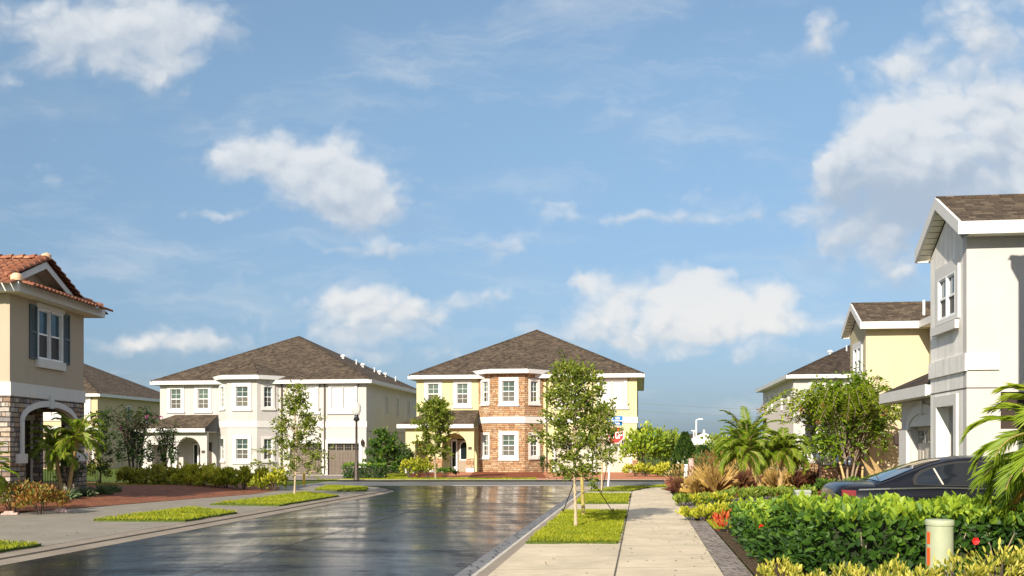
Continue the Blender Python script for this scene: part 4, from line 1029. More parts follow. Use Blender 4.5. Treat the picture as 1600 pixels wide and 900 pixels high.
# ------------------------------------------------------------------ plants
def unit(a):
    n = np.linalg.norm(a, axis=1, keepdims=True); n[n < 1e-9] = 1
    return a/n
def rdir(n): return unit(rng.normal(size=(n,3)))
def leaf_object(name, P, Dv, Nv, L, Wd, mat, parent=None, shape=(.32,.5,.72,.42), tint=None, droop=0.0, fold=.18):
    """many separate leaves: base points P, growing direction Dv, face normal Nv"""
    n = len(P); Dv = unit(Dv); S = unit(np.cross(Dv, Nv)); N2 = np.cross(S, Dv)
    L = np.broadcast_to(np.asarray(L, float), (n,))[:,None]; Wd = np.broadcast_to(np.asarray(Wd, float), (n,))[:,None]
    a, wa, b, wb = shape
    dz = np.array([0,0,-1.0])*np.broadcast_to(np.asarray(droop, float), (n,))[:,None]*L
    v = np.empty((n,6,3)); up = N2*Wd*fold
    v[:,0] = P
    v[:,1] = P + Dv*L*a + S*Wd*wa + up; v[:,5] = P + Dv*L*a - S*Wd*wa + up
    v[:,2] = P + Dv*L*b + S*Wd*wb + up + dz*.4; v[:,4] = P + Dv*L*b - S*Wd*wb + up + dz*.4
    v[:,3] = P + Dv*L + dz
    base = np.arange(n)[:,None]*6
    f = np.concatenate([base+np.array([[0,1,2,3]]), base+np.array([[0,3,4,5]])], 1).reshape(-1,4)
    me = bpy.data.meshes.new(name); me.from_pydata(v.reshape(-1,3), [], f)
    r = rng.random(n) if tint is None else np.clip(tint, 0, 1)
    vv = np.array([0,a,b,1, 0,1,b,a])
    uv = np.empty((n,8,2)); uv[:,:,0] = r[:,None]; uv[:,:,1] = vv[None]
    lay = me.uv_layers.new(name='UVMap'); lay.data.foreach_set('uv', uv.astype(np.float32).ravel())
    me.materials.append(mat); me.update()
    return link(name, me, parent)

def dome_points(n, rx, ry, h, clumps, spread=.22, lift=.5, surf=.35):
    """clumped points through a shrub's volume and the outward direction there"""
    d = rdir(clumps); d[:,2] = np.abs(d[:,2])*1.15 - .25
    r = (surf + (1-surf)*rng.random(clumps)**.5)[:,None]
    C = unit(d)*r*np.array([rx, ry, h*(1-lift)]) + np.array([0,0,h*lift])
    k = rng.integers(0, clumps, n)
    P = C[k] + rng.normal(size=(n,3))*spread*np.array([rx, ry, h*.6])*.6
    P[:,2] = np.maximum(P[:,2], .03)
    O = unit((P - np.array([0,0,h*lift*.8]))/np.array([rx, ry, h*.6]))
    return P, O, (k % 7)/7.0
def shrub(label, x, y, rx, h, leaf, n, L, Wd, ry=None, name='shrub', cat='shrub', group=None, clumps=None, up=.5, z=None, lift=.5, spread=.22, tintshift=0.0, stem='bark_dark', flower=None):
    ry = ry or rx; z = hgt(x, y) if z is None else z
    t = thing(name, label, cat, (x, y, z-.02), rnd.uniform(0, 6), group)
    P, O, ck = dome_points(n, rx, ry, h, clumps or max(14, n//28), spread, lift)
    Dv = unit(O*.75 + rdir(n)*.75 + np.array([0,0,up])); Nv = unit(O + rdir(n)*.5 + np.array([0,0,.35]))
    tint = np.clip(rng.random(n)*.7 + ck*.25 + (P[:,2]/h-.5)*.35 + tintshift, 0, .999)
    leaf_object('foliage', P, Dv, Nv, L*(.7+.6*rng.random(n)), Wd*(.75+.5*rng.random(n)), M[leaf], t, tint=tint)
    mb = MB()
    for k in range(7):
        a = rnd.uniform(0, 6.28); q = rnd.uniform(.2,.75)
        mb.tube([(0.03*math.cos(a),.03*math.sin(a),-.05),(rx*q*.5*math.cos(a),ry*q*.5*math.sin(a),h*.35),(rx*q*math.cos(a),ry*q*math.sin(a),h*.72)], [.018,.013,.006], 5)
    mb.build('stem', M[stem], t)
    if flower:
        m_f, cnt, sz = flower
        Pf, Of, _ = dome_points(cnt*6, rx*1.02, ry*1.02, h*1.02, cnt, .05, lift, .95)
        leaf_object('blossom', Pf, unit(Of+rdir(len(Pf))*.6), rdir(len(Pf)), sz, sz*.8, M[m_f], t)
    return t

def tree(label, x, y, H, cb, cr, leaf='oak', nbr=46, per=16, L=.075, Wd=.032, trunk=.032, lean=(0,0), bark='bark_pale', group=None, name='tree', cat='tree', z=None, prof=None, skew=0.0, up=.55, twigs=5):
    """slim young tree: tapered trunk, rising limbs with twigs, and leaves set along the twigs"""
    z = hgt(x, y) if z is None else z
    t = thing(name, label, cat, (x, y, z-.02), 0, group)
    mb = MB(); tp = []
    for i in range(9):
        q = i/8; tp.append(Vector((lean[0]*q*H + .02*math.sin(q*7+x), lean[1]*q*H + .02*math.cos(q*6+y), q*H*.97)))
    mb.tube(tp, [trunk*(1.25 if i == 0 else 1)*(1-.85*i/8) for i in range(9)], 8)
    P = []; Dv = []; tn = []
    prof = prof or (lambda q: (0.45 + 1.9*q)*(1-q)**.75 if q > .0 else .5)
    pm = max(prof(i/20) for i in range(21))
    for b in range(nbr):
        q = ((b+rnd.random())/nbr)**.95
        zz = cb + (H*.97-cb)*q; s = zz/(H*.97)*8; i = min(7, int(s)); o = tp[i].lerp(tp[i+1], s-i)
        a = b*2.399 + rnd.uniform(-.5,.5); ln = cr*prof(q)/pm*rnd.uniform(.55,1.12)
        ln *= 1 + skew*math.cos(a)
        ri = rnd.uniform(.25,.75)*(.6+q) + (.0 if q > .2 else -.25)
        d = Vector((math.cos(a), math.sin(a), ri)).normalized()
        mid = o + d*ln*.55 + Vector((0,0,rnd.uniform(-.02,.06))); end = o + d*ln + Vector((rnd.uniform(-.05,.05), rnd.uniform(-.05,.05), rnd.uniform(-.08,.10)*ln*2))
        mb.tube([o, mid, end], [trunk*.34*(1-.6*q)+.003, trunk*.2*(1-.5*q)+.002, .0025], 5)
        dens_ = max(2, int(twigs*(.5+ln/cr)))
        for k in range(dens_):
            f = rnd.uniform(.30, 1.0); bp = o.lerp(mid, f/.55) if f < .55 else mid.lerp(end, (f-.55)/.45)
            td = (d*.6 + Vector((rnd.gauss(0,.6), rnd.gauss(0,.6), rnd.gauss(.12,.45)))).normalized(); tl = rnd.uniform(.16,.40)*(.5+cr*.45)
            te = bp + td*tl
            mb.tube([bp, te], [.0035,.0015], 3, False)
            m = int(per*rnd.uniform(.6,1.4)); cl = rnd.random()
            for j in range(m):
                g = rnd.uniform(.1,1.08); P.append(bp.lerp(te, g) + Vector((rnd.gauss(0,.04), rnd.gauss(0,.04), rnd.gauss(0,.04))))
                Dv.append(td*.6 + Vector((rnd.gauss(0,.7), rnd.gauss(0,.7), rnd.gauss(up*.3,.5)))); tn.append(cl*.45 + rnd.random()*.55)
    n = len(P); P = np.array(P); Dv = unit(np.array(Dv))
    leaf_object('crown', P, Dv, unit(rdir(n) + np.array([0,0,.9])), L*(.7+.6*rng.random(n)), Wd*(.8+.4*rng.random(n)), M[leaf], t, tint=np.array(tn))
    mb.build('trunk', M[bark], t, True)
    return t

def frond(mbs, o, az, el0, ln, nl, lw, ll, sag=1.0, acc=None, dry=False):
    """one feather frond: arching midrib plus two rows of leaflets, appended to acc"""
    pts = []; p = Vector(o); el = el0; k = 12
    for i in range(k+1):
        pts.append(p.copy()); q = i/k
        e = el - sag*q*q*1.9
        p = p + Vector((math.cos(az)*math.cos(e), math.sin(az)*math.cos(e), math.sin(e)))*ln/k
    mbs.tube(pts, [.012*(1-.8*i/k)+.002 for i in range(k+1)], 4)
    P, D, N, LL = acc
    for j in range(nl):
        q = .12 + .88*j/nl; i = min(k-1, int(q*k)); c = pts[i].lerp(pts[i+1], q*k-i); dr = (pts[i+1]-pts[i]).normalized()
        sd = dr.cross(Vector((0,0,1)))
        sd = sd.normalized() if sd.length > 1e-3 else Vector((1,0,0))
        nn = sd.cross(dr).normalized()
        for s in (-1,1):
            d = (sd*s*(1.0-.35*q) + dr*(.55+.5*q) + nn*rnd.uniform(.05,.45) + Vector((0,0,-.18))).normalized()
            P.append(c); D.append(d); N.append(nn + sd*s*-.3); LL.append(ll*math.sin(math.pi*(.12+.80*q))**.6*rnd.uniform(.85,1.1))
def palm(label, x, y, stems, nf=34, ln=.9, nl=34, ll=.26, lw=.016, z=None, group=None, parts=False, name='palm', leaf='palm', el=(-.45,1.35), trunk_r=.055, sag=.85, azr=None):
    z = hgt(x, y) if z is None else z
    t = thing(name, label, 'palm tree', (x, y, z-.02), 0, group)
    tb = MB()
    for si, (bx, by, cx, cy, cz) in enumerate(stems):
        pts = [Vector((bx,by,0)).lerp(Vector((cx,cy,cz)), i/10) + Vector((0,0,0.06*math.sin(math.pi*i/10))) for i in range(11)]
        rad = [trunk_r*(1.15 - .2*i/10 + .08*(i % 2)) for i in range(11)]
        tb.tube(pts, rad, 9)
        mid = MB(); acc = ([],[],[],[])
        for f in range(nf):
            e = el[0] + (el[1]-el[0])*((f+.5)/nf) + rnd.uniform(-.1,.1)
            az = f*2.399 + rnd.uniform(-.3,.3) if azr is None else azr[0] + (azr[1]-azr[0])*rnd.random()
            o = Vector((cx,cy,cz)) + Vector((math.cos(az)*.04, math.sin(az)*.04, .05*e))
            if parts:
                mid = MB(); acc = ([],[],[],[])
            frond(mid, o, az, e, ln*rnd.uniform(.85,1.1), nl, lw, ll, sag*(.65+.5*rnd.random()), acc)
            if parts:
                n = len(acc[0]); tn = .15 + .5*f/nf + rng.random(n)*.3
                fo = leaf_object('frond', np.array([tuple(q) for q in acc[0]]), np.array([tuple(q) for q in acc[1]]), np.array([tuple(q) for q in acc[2]]), np.array(acc[3]), lw, M['palm_dry' if f < 2 else leaf], t, (.3,.5,.65,.42), tn, .22, .3)
                mid.build('midrib', M['palm_bark'], fo)
        if not parts:
            n = len(acc[0])
            fo = leaf_object('crown', np.array([tuple(q) for q in acc[0]]), np.array([tuple(q) for q in acc[1]]), np.array([tuple(q) for q in acc[2]]), np.array(acc[3]), lw, M[leaf], t, (.3,.5,.65,.42), rng.random(n)*.8+.1, .22, .3)
            mid.build('midrib', M['palm_bark'], fo)
    tb.build('trunk', M['palm_bark'], t, True)
    return t
def grass_clump(label, x, y, r, h, n, leaf, w=.012, seeds=None, name='ornamental_grass', cat='grass plant', group=None, sp=.55, droop=.35):
    t = thing(name, label, cat, (x, y, hgt(x, y)-.02), 0, group)
    a = rng.random(n)*6.283; q = np.sqrt(rng.random(n))
    P = np.stack([np.cos(a)*q*r*.25, np.sin(a)*q*r*.25, np.zeros(n)], 1)
    Dv = unit(np.stack([np.cos(a)*q*sp + rng.normal(size=n)*.28, np.sin(a)*q*sp + rng.normal(size=n)*.28, np.ones(n)], 1))
    leaf_object('blades', P, Dv, unit(np.stack([np.cos(a), np.sin(a), np.full(n,.3)], 1)), h*(.5+.6*rng.random(n)), w, M[leaf], t, (.3,.5,.7,.4), None, droop*q*(.4+1.5*rng.random(n)), .2)
    if seeds:
        m = n//6; k = rng.integers(0, n, m)
        Ps = P[k] + Dv[k]*h*(.75+.3*rng.random(m))[:,None]
        leaf_object('seed_sprays', Ps, unit(Dv[k]+rdir(m)*.35-np.array([0,0,.2])), rdir(m), h*.16, .03, M[seeds], t)
    return t
def blades(name, label, polys, density, h, w=.012, z=0.02, mat='blade', zf=None):
    P = []
    for poly in polys:
        xs = [p[0] for p in poly]; ys = [p[1] for p in poly]
        area = (max(xs)-min(xs))*(max(ys)-min(ys)); n = int(area*density)
        for _ in range(n):
            x, y = rnd.uniform(min(xs), max(xs)), rnd.uniform(min(ys), max(ys))
            if inside(poly, x, y) and noise.noise(Vector((x*.9+3, y*.9, 4))) + rnd.uniform(-.35,.35) > -.48: P.append((x, y, (zf(x, y) if zf else 0)+z))
    P = np.array(P); n = len(P)
    big = np.array([noise.noise(Vector((p[0]*1.3, p[1]*1.3, 0))) for p in P])
    Dv = unit(np.concatenate([rng.normal(size=(n,2))*.42, np.ones((n,1))], 1))
    o = leaf_object(name, P, Dv, rdir(n)*np.array([1,1,.2]), h*(.6+.7*rng.random(n))*(1+.35*big), w, M[mat], None, (.3,.5,.7,.36), np.clip(.42+.38*big+rng.normal(size=n)*.2, 0, .99), .25)
    tag(o, label, 'grass', kind='stuff')
    return o

# grass islands between pavement and street: turf slab (structure) and blades (stuff)
def rough(poly, amp=.05, step=.35):
    o = []
    for a, b in zip(poly, poly[1:]+poly[:1]):
        n = max(1, int(math.dist(a, b)/step))
        for i in range(n):
            o.append((a[0]+(b[0]-a[0])*i/n + rnd.uniform(-amp,amp), a[1]+(b[1]-a[1])*i/n + rnd.uniform(-amp,amp)))
    return o
isl = {
 'r1': T([(-2.03,17.8),(-.40,17.8),(-.40,26.4),(-2.03,26.4)]),
 'r2': T([(-2.03,30.0),(-.42,30.0),(-.42,35.8),(-2.03,35.8)]),
 'r3': T([(-2.0,38.2),(-.42,38.2),(.3,41.5),(2.6,43.6),(2.6,44.2),(1.2,43.8),(-1.0,41.6)]),
 'l0': T([(-12.7,8),(-10.48,8),(-10.48,17.4),(-11.4,17.8),(-12.7,17.6)]),
 'l1': T([(-12.75,23.1),(-10.5,22.9),(-10.48,25.8),(-12.6,27.8)]),
 'l2': T([(-12.7,29.4),(-10.5,28.9),(-10.48,34.4),(-12.5,37.0)]),
 'l3': T([(-12.9,39.3),(-11.2,38.1),(-10.6,38.4),(-11.4,41.5),(-13.6,43.2)]),
}
for k, p in isl.items():
    rp = rough(p, .055)
    struct(sheet('grass_island', rp, 0.045, M['turf'], 1.2, thick=.05, zf=zflat))
blades('grass', 'bright short turf growing in the islands along the pavement', [isl['r1']], 1500, .085, .013, .035)
blades('grass', 'bright short turf growing in the islands along the pavement', [isl['r2'], isl['r3'], isl['l0'], isl['l1'], isl['l2'], isl['l3']], 620, .085, .018, .035)
lawnA = [(-16,48.6),(-7.6,52.1),(5,52.1),(5,52.9),(-4,54.6),(-5.8,57),(-7.6,66),(-9.2,66),(-8.4,56),(-10.6,52.6)]
lawns = [[(-10.4,51.9),(-1.6,51.9),(-1.0,53.6),(-5.8,55.2),(-6.6,66),(-9.2,66.6),(-8.2,56)], [(-1.6,52.05),(1.3,52.05),(1.3,54.2),(-1.2,53.9)], [(9.2,52.1),(16,52.1),(16,58),(9.6,58)],
         [(-22,39.8),(-15.3,42.4),(-13.4,43.2),(-12.8,44.0),(-15.4,46.8),(-18.5,46.6)], T([(1.55,20.8),(2.7,20.8),(2.7,23.6),(1.55,23.6)])]
blades('lawn', 'mown lawn strips in front of the far houses', lawns, 230, .10, .035, -.02, zf=hgt)
blades('lawn', 'small tuft of lawn beside the paver border', [T([(1.52,20.8),(2.75,20.8),(2.75,23.4),(1.52,23.4)])], 1300, .09, .012, .0, zf=hgt)
struct(sheet('worn_soil', [(1.33+.42*math.cos(k*.52)*(1+.2*math.sin(k*3)), 21.25+.42*math.sin(k*.52)) for k in range(12)], .052, M['dirt'], 2, zf=zflat))
struct(sheet('worn_soil', [(3.25+.45*math.cos(k*.52), 36.3+.45*math.sin(k*.52)) for k in range(12)][:12], .052, M['dirt'], 2, zf=zflat)) if False else None

# small fallen leaves and clippings on the pavements and in the gutter
lt = []
for _ in range(420):
    k = rnd.random()
    if k < .45: p = ty(rnd.uniform(-2.0, 1.1), rnd.uniform(12.5, 40)); z = .008
    elif k < .75: p = ty(rnd.gauss(1.3, .18), rnd.uniform(13, 27)); z = .014
    else: p = ty(rnd.uniform(-14, -10.5), rnd.uniform(17, 40)); z = .008
    lt.append((*p, z))
lt = np.array(lt); nl_ = len(lt)
tag(leaf_object('fallen_leaves', lt, rdir(nl_)*np.array([1,1,.12])+np.array([0,0,.02]), np.array([[0,0,1.0]]*nl_)+rdir(nl_)*.25, .035+.04*rng.random(nl_), .022, M['litter']), 'small dry leaves scattered on the pavement and paver border', 'leaf litter', kind='stuff')
# street trees
tree('largest young oak, in the nearest grass island right of the street', 1.33, 21.1, 3.42, 1.08, .80, 'oak', 58, 12, .092, .043, .036, (.0,0), group=None, twigs=7, prof=lambda q: (.55+1.3*q)*(1-q)**.62 if q < .96 else .15)
tree('small thin tree next to the stop sign post', 3.33, 36.8, 3.25, 1.2, .72, 'oak', 32, 20, .10, .046, .034, (.012,0), twigs=6)
tree('young tree on the left island in front of the brown garage doors', *gp(461, 775), 3.85, .80, 1.45, 'oak', 62, 14, .105, .050, .034, (.012,0), twigs=6, prof=lambda q: (1-q)**1.0 + .05)
tree('round young tree in front of the yellow house porch', *gp(680, 748), 4.15, 1.15, 1.20, 'oak', 64, 17, .13, .062, .05, twigs=7, bark='bark', prof=lambda q: (.6+1.5*q)*(1-q)**.6)
tree('thin dark sapling at the corner of the tiled house', -18.2, 44.0, 3.3, .5, .62, 'dark_leaf', 40, 12, .10, .045, .03, bark='bark_dark')

def multistem(label, x, y, H, cr, cb, leaf, stems, shoots, per, L, Wd, group=None, bark='bark_pale', spread=.22, droop=.9, core=900, tip=None, rise=.75):
    t = thing('crape_myrtle', label, 'tree', (x, y, hgt(x, y)-.02), 0, group)
    mb = MB(); tops = []
    for k in range(stems):
        a = k*6.283/stems + rnd.uniform(-.4,.4); b = Vector((math.cos(a)*.12, math.sin(a)*.12, -.05))
        m1 = b + Vector((math.cos(a)*cr*spread*.4, math.sin(a)*cr*spread*.4, cb*.6)); e = Vector((math.cos(a)*cr*spread, math.sin(a)*cr*spread, cb*rnd.uniform(.95,1.25)))
        mb.tube([b, m1, e], [.055,.045,.032], 7); tops.append(e)
    P=[];Dv=[];Nv=[];tn=[]; TP=[];TD=[]
    for s in range(shoots):
        o = tops[s % stems]; a = s*2.399 + rnd.uniform(-.4,.4); q = (s+.5)/shoots
        reach = cr*(.40+.80*rnd.random()); hh = (H-cb)*(rise + (1-rise)*rnd.random())*(1.05-.35*(reach/cr))
        pts = [o]
        for i in range(1, 9):
            f = i/8; up_ = math.sin(min(1, f*1.25)*math.pi/2) - droop*max(0, f-.55)**1.6
            pts.append(o + Vector((math.cos(a)*reach*f**1.1, math.sin(a)*reach*f**1.1, hh*up_)))
        mb.tube(pts, [.016*(1-.85*i/8)+.002 for i in range(9)], 4)
        cl = rnd.random()
        for j in range(per):
            f = .28 + .72*j/per; i = min(7, int(f*8)); c = pts[i].lerp(pts[i+1], f*8-i); dr = (pts[i+1]-pts[i]).normalized(); sd = dr.cross(Vector((rnd.gauss(0,.3),rnd.gauss(0,.3),1))).normalized()
            for sg in (-1,1):
                P.append(c + Vector((rnd.gauss(0,.015),)*3)); Dv.append(sd*sg + dr*.55 + Vector((0,0,rnd.uniform(-.25,.35)))); Nv.append(Vector((0,0,1)) + dr*-.3); tn.append(.25*cl + .35*f + rnd.random()*.4)
        TP += [pts[-1]]*14; TD += [(pts[-1]-pts[-2]).normalized()]*14
    # leafy inner clumps
    Pc, Oc, ck = dome_points(core, cr*.55, cr*.55, H-cb*.95, 60, .16, .42)
    Pc[:,2] += cb*.22
    Pa = np.concatenate([np.array([tuple(p) for p in P]), Pc]); Da = np.concatenate([np.array([tuple(p) for p in Dv]), Oc+rdir(core)]); Na = np.concatenate([np.array([tuple(p) for p in Nv]), Oc+rdir(core)*.5+np.array([0,0,.5])])
    n = len(Pa); tint = np.concatenate([np.array(tn), rng.random(core)*.55])
    leaf_object('crown', Pa, Da, Na, L*(.75+.5*rng.random(n)), Wd, M[leaf], t, tint=tint, droop=.12)
    if tip:
        TPn = np.array([tuple(p) for p in TP]); m = len(TPn); TDn = np.array([tuple(p) for p in TD])
        keep = (np.arange(m)//14) % (4 if tip == 'bronze_leaf' else 9) == 0; TPn, TDn = TPn[keep], TDn[keep]; m = len(TPn)
        leaf_object('seed_sprays' if tip == 'bronze_leaf' else 'blossom', TPn + rng.normal(size=(m,3))*.06, unit(TDn + rdir(m)*.9), rdir(m), .07, .05, M[tip], t)
    mb.build('trunk', M[bark], t, True)
    return t
multistem('wide crape myrtle with arching sunlit shoots behind the dark car', 12.1, 36.0, 4.80, 2.75, .95, 'crape', 5, 110, 26, .18, .08, spread=.16, droop=1.05, core=3000, tip='bronze_leaf', bark='bark')
multistem('larger dark crape myrtle with several thin stems left of the cream house', -17.5, 46.2, 3.95, 1.55, 1.35, 'dark_leaf', 5, 46, 12, .13, .06, bark='bark_dark', spread=.24, droop=.5, core=1500, tip='blossom')
multistem('smaller dark crape myrtle in front of the cream house porch', -16.25, 47.0, 3.25, .80, .75, 'dark_leaf', 3, 26, 10, .12, .055, bark='bark_dark', spread=.2, droop=.4, core=900)
for px, tx, lab in ((1326, 1312, 'left'), (1345, 1348, 'middle'), (1362, 1372, 'right')):
    b = at(px, 789, 33.5); e = at(tx, 722 if lab != 'middle' else 730, 34.2)
    t = thing('wooden_stake', f'{lab} one of three pale stakes under the wide crape myrtle', 'stake', (b.x, b.y, hgt(b.x, b.y)-.05))
    e = e - Vector(t.location); MB().tube([(0,0,0), tuple(e)], [.04,.036], 8).build('post', M['stake'], t); MB().lathe([(.046,.0),(.046,.03)], tuple(e*.9), 8).build('tie', M['black_metal'], t)
# brown leaning sheaths at the foot of the pale house
for i, (bx, by, ex, ey) in enumerate(((1392,745,1345,716),(1398,742,1358,712),(1404,742,1372,730))):
    b = at(bx, by+6, 30.5); e = at(ex, ey, 30.5)
    t = thing('palm_sheath', ('lowest', 'tallest', 'shortest')[i] + ' of three leaning brown palm sheaths left of the dark car', 'palm stub', (b.x, b.y, hgt(b.x,b.y)))
    e = e - b + Vector((0,0,b.z-hgt(b.x,b.y)))
    d = e.normalized(); s = d.cross(Vector((0,1,0))).normalized()
    P_ = MB(); w = .09
    P_.add([tuple(s*-w), tuple(s*w), tuple(e*.6+s*w*1.1), tuple(e*.6-s*w*1.1), tuple(e), tuple(Vector((0,-.05,0))), tuple(e*.6+Vector((0,-.06,0)))], [(0,5,6,3),(5,1,2,6),(3,6,4),(6,2,4),(0,3,2,1),(3,4,2)])
    P_.build('sheath', M['palm_bark'], t)

# hedge row in front of the cream house
hx = [(197,757,.62),(219,758,.66),(243,759,.70),(266,760,.68),(289,761,.70),(311,762,.70),(333,763,.66)]
ordn = ['first','second','third','fourth','fifth','sixth','seventh','eighth']
for i, (px, py, r) in enumerate(hx):
    x, y = gp(px, py, .05); 
    shrub(f'{ordn[i]} mottled green shrub from the left in the row by the paver court', x, y+.5, r, .70+.05*(i % 3), 'olive' if i < 4 else 'lime', 900, .15, .075, lift=.38, group='shrub row in front of the cream house', tintshift=.25)  # leaf colour lightened, limer to the right, in place of sunlight on the row
for i, (px, py, r, h) in enumerate(((350,765,.44,.80),(376,766,.46,.84),(404,767,.46,.80),(426,768,.42,.84))):
    x, y = gp(px, py, .0)
    shrub(f'{ordn[i]} yellow green shrub from the left before the cream bay', x, y+.4, r, h, 'lime', 760, .13, .07, lift=.4, group='yellow green shrubs in front of the cream bay', up=.8)
shrub('dark rounded shrub at the back corner of the tiled house', *gp(153, 752, .1), .62, .95, 'olive', 600, .13, .06, tintshift=-.25)
shrub('low dark green shrub under the larger dark crape myrtle', -16.6, 44.4, .55, .6, 'dark_leaf', 420, .12, .055)
# planting at the tiled house
for i, (yy, xx) in enumerate(((29.6,-13.7),(30.7,-13.75),(31.9,-13.75),(33.1,-13.7),(34.3,-13.9))):
    grass_clump(f'{ordn[i]} sage green grassy clump from the front along the stone wall', xx, yy, .55, .5, 260, 'sage', .02, name='grassy_shrub', cat='shrub', group='grassy clumps along the stone wall', sp=1.1, droop=.5)
palm('double stemmed palm in front of the stone arch', -14.0, 31.0, [(-.0,0,-.30,.1,1.55),(.12,.1,.38,.2,1.9)], 26, 1.0, 26, .28, .022, sag=1.0)
palm('palm at the left edge in front of the stone pier', -13.3, 25.3, [(-.2,0,-.25,0,1.15)], 24, .85, 24, .26, .022)
shrub('rear small shrub inside the stone arch', -14.35, 32.3, .42, 1.0, 'dark_leaf', 320, .11, .055, z=.35)
shrub('larger red tipped shrub at the lower left corner', -12.95, 25.9, .78, .80, 'red_leaf', 1500, .085, .045, group=None)
shrub('smaller red tipped shrub nearest the paver court', -12.05, 25.5, .62, .70, 'red_leaf', 1250, .085, .045, tintshift=.12)
for i, (px, py) in enumerate(((96,800),(16,804))):
    x, y = gp(px, py); t = thing('flagstone', ('pinkish flat stone beside the red tipped shrub', 'grey pink flat stone under the red tipped shrub at the left edge')[i], 'stone', (x, y, .0), .3*i)
    MB().bevbox(-.20,.20,-.15,.15,0,.05,.02).build('slab', M['stone_slab'], t); MB().bevbox(-.14,.1,-.1,.1,.051,.09,.02).build('top_slab', M['stone_slab'], t)
# planting between the cream and the yellow house
def boxhedge(label, x0, x1, y0, y1, h, leaf, n, L, Wd, rz=0.0, z=None, top=None, name='hedge', group=None, loc=None):
    cx, cy = (x0+x1)/2, (y0+y1)/2; z = hgt(cx, cy) if z is None else z
    t = thing(name, label, 'hedge', (cx, cy, z), rz, group)
    a, b = (x1-x0)/2, (y1-y0)/2
    wts = np.array([4*a*b*1.15, 2*a*h, 2*a*h*.4, 2*b*h, 2*b*h]); k = rng.choice(5, n, p=wts/wts.sum())
    u, v = rng.uniform(-1,1,n), rng.random(n); P = np.zeros((n,3)); O = np.zeros((n,3))
    for i, (f, o) in enumerate((((lambda u,v: (u*a, (v*2-1)*b, h+0*u)), (0,0,1)), ((lambda u,v: (u*a, -b+0*u, v*h)), (0,-1,0)), ((lambda u,v: (u*a, b+0*u, v*h)), (0,1,0)), ((lambda u,v: (-a+0*u, u*b, v*h)), (-1,0,0)), ((lambda u,v: (a+0*u, u*b, v*h)), (1,0,0)))):
        q = k == i; P[q] = np.stack(f(u[q], v[q]), 1); O[q] = o
    bumpy = np.array([noise.noise(Vector((p[0]*2.2+x0, p[1]*2.2, p[2]*2.2))) for p in P])
    P += O*(bumpy*.11 + rng.normal(size=n)*.045 - .03)[:,None]
    P[:,2] = np.maximum(P[:,2], .02)
    Dv = unit(O*.45 + rdir(n)*.65 + np.array([0,0,.55])); Nv = unit(O*1.0 + rdir(n)*.55 + np.array([0,0,.2]))
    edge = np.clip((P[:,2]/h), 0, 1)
    tint = np.clip(rng.random(n)**1.3*.55 + .30*edge**4 + (O[:,2] > .5)*(.15+.35*rng.random(n)) + bumpy*.25, 0, .999)  # top leaves tinted as bright new growth and highlight, sides painted darker as shade
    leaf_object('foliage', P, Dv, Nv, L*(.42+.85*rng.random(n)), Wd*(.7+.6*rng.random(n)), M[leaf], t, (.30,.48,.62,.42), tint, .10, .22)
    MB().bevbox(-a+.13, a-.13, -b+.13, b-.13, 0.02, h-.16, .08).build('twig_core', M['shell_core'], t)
    if a < 1: return t
    for q in range(int(a*6)):
        xx = rnd.uniform(-a*.95, a*.95); MB().tube([(xx,-b+.15,0),(xx+rnd.uniform(-.08,.08),-b+.06,h*.4),(xx+rnd.uniform(-.15,.15),-b+.02,h*.75)], [.013,.01,.005], 5).build('stem', M['bark'], t)
    return t
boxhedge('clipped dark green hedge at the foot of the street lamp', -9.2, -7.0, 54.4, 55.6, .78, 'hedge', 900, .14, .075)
tree('bushy small tree beside the street lamp, at the cream house corner', -7.35, 57.5, 2.45, .45, 1.02, 'hedge', 40, 13, .17, .09, .05, bark='bark', twigs=5, prof=lambda q: (.9+.5*q)*(1-q)**.35, z=-.1)
for i, (px, Y, r, h) in enumerate(((604,62,.9,1.7),(622,63,.95,1.8),(638,64,.7,1.5))):
    x = (px-800)*Y/FPX; shrub(f'{ordn[i]} dark shrub from the left in the gap between cream and yellow houses', x, Y, r, h, 'dark_leaf', 520, .17, .085, group='dark shrubs between the two far houses')
for i, (px, r) in enumerate(((638,.5),(652,.55),(667,.52))):
    x, y = gp(px, 748); shrub(f'{ordn[i]} yellow green shrub from the left at the yellow house porch', x, y+.6, r, .95+.08*i, 'lime', 430, .15, .08, group='yellow green shrubs at the yellow porch')
shrub('low dark groundcover shrub behind the yellow green shrubs', -3.9, 57.5, .7, .5, 'hedge', 300, .14, .07)
shrub('small dark shrub at the corner of the stone bay', 2.0, 64.3, .32, 1.1, 'dark_leaf', 220, .13, .06)

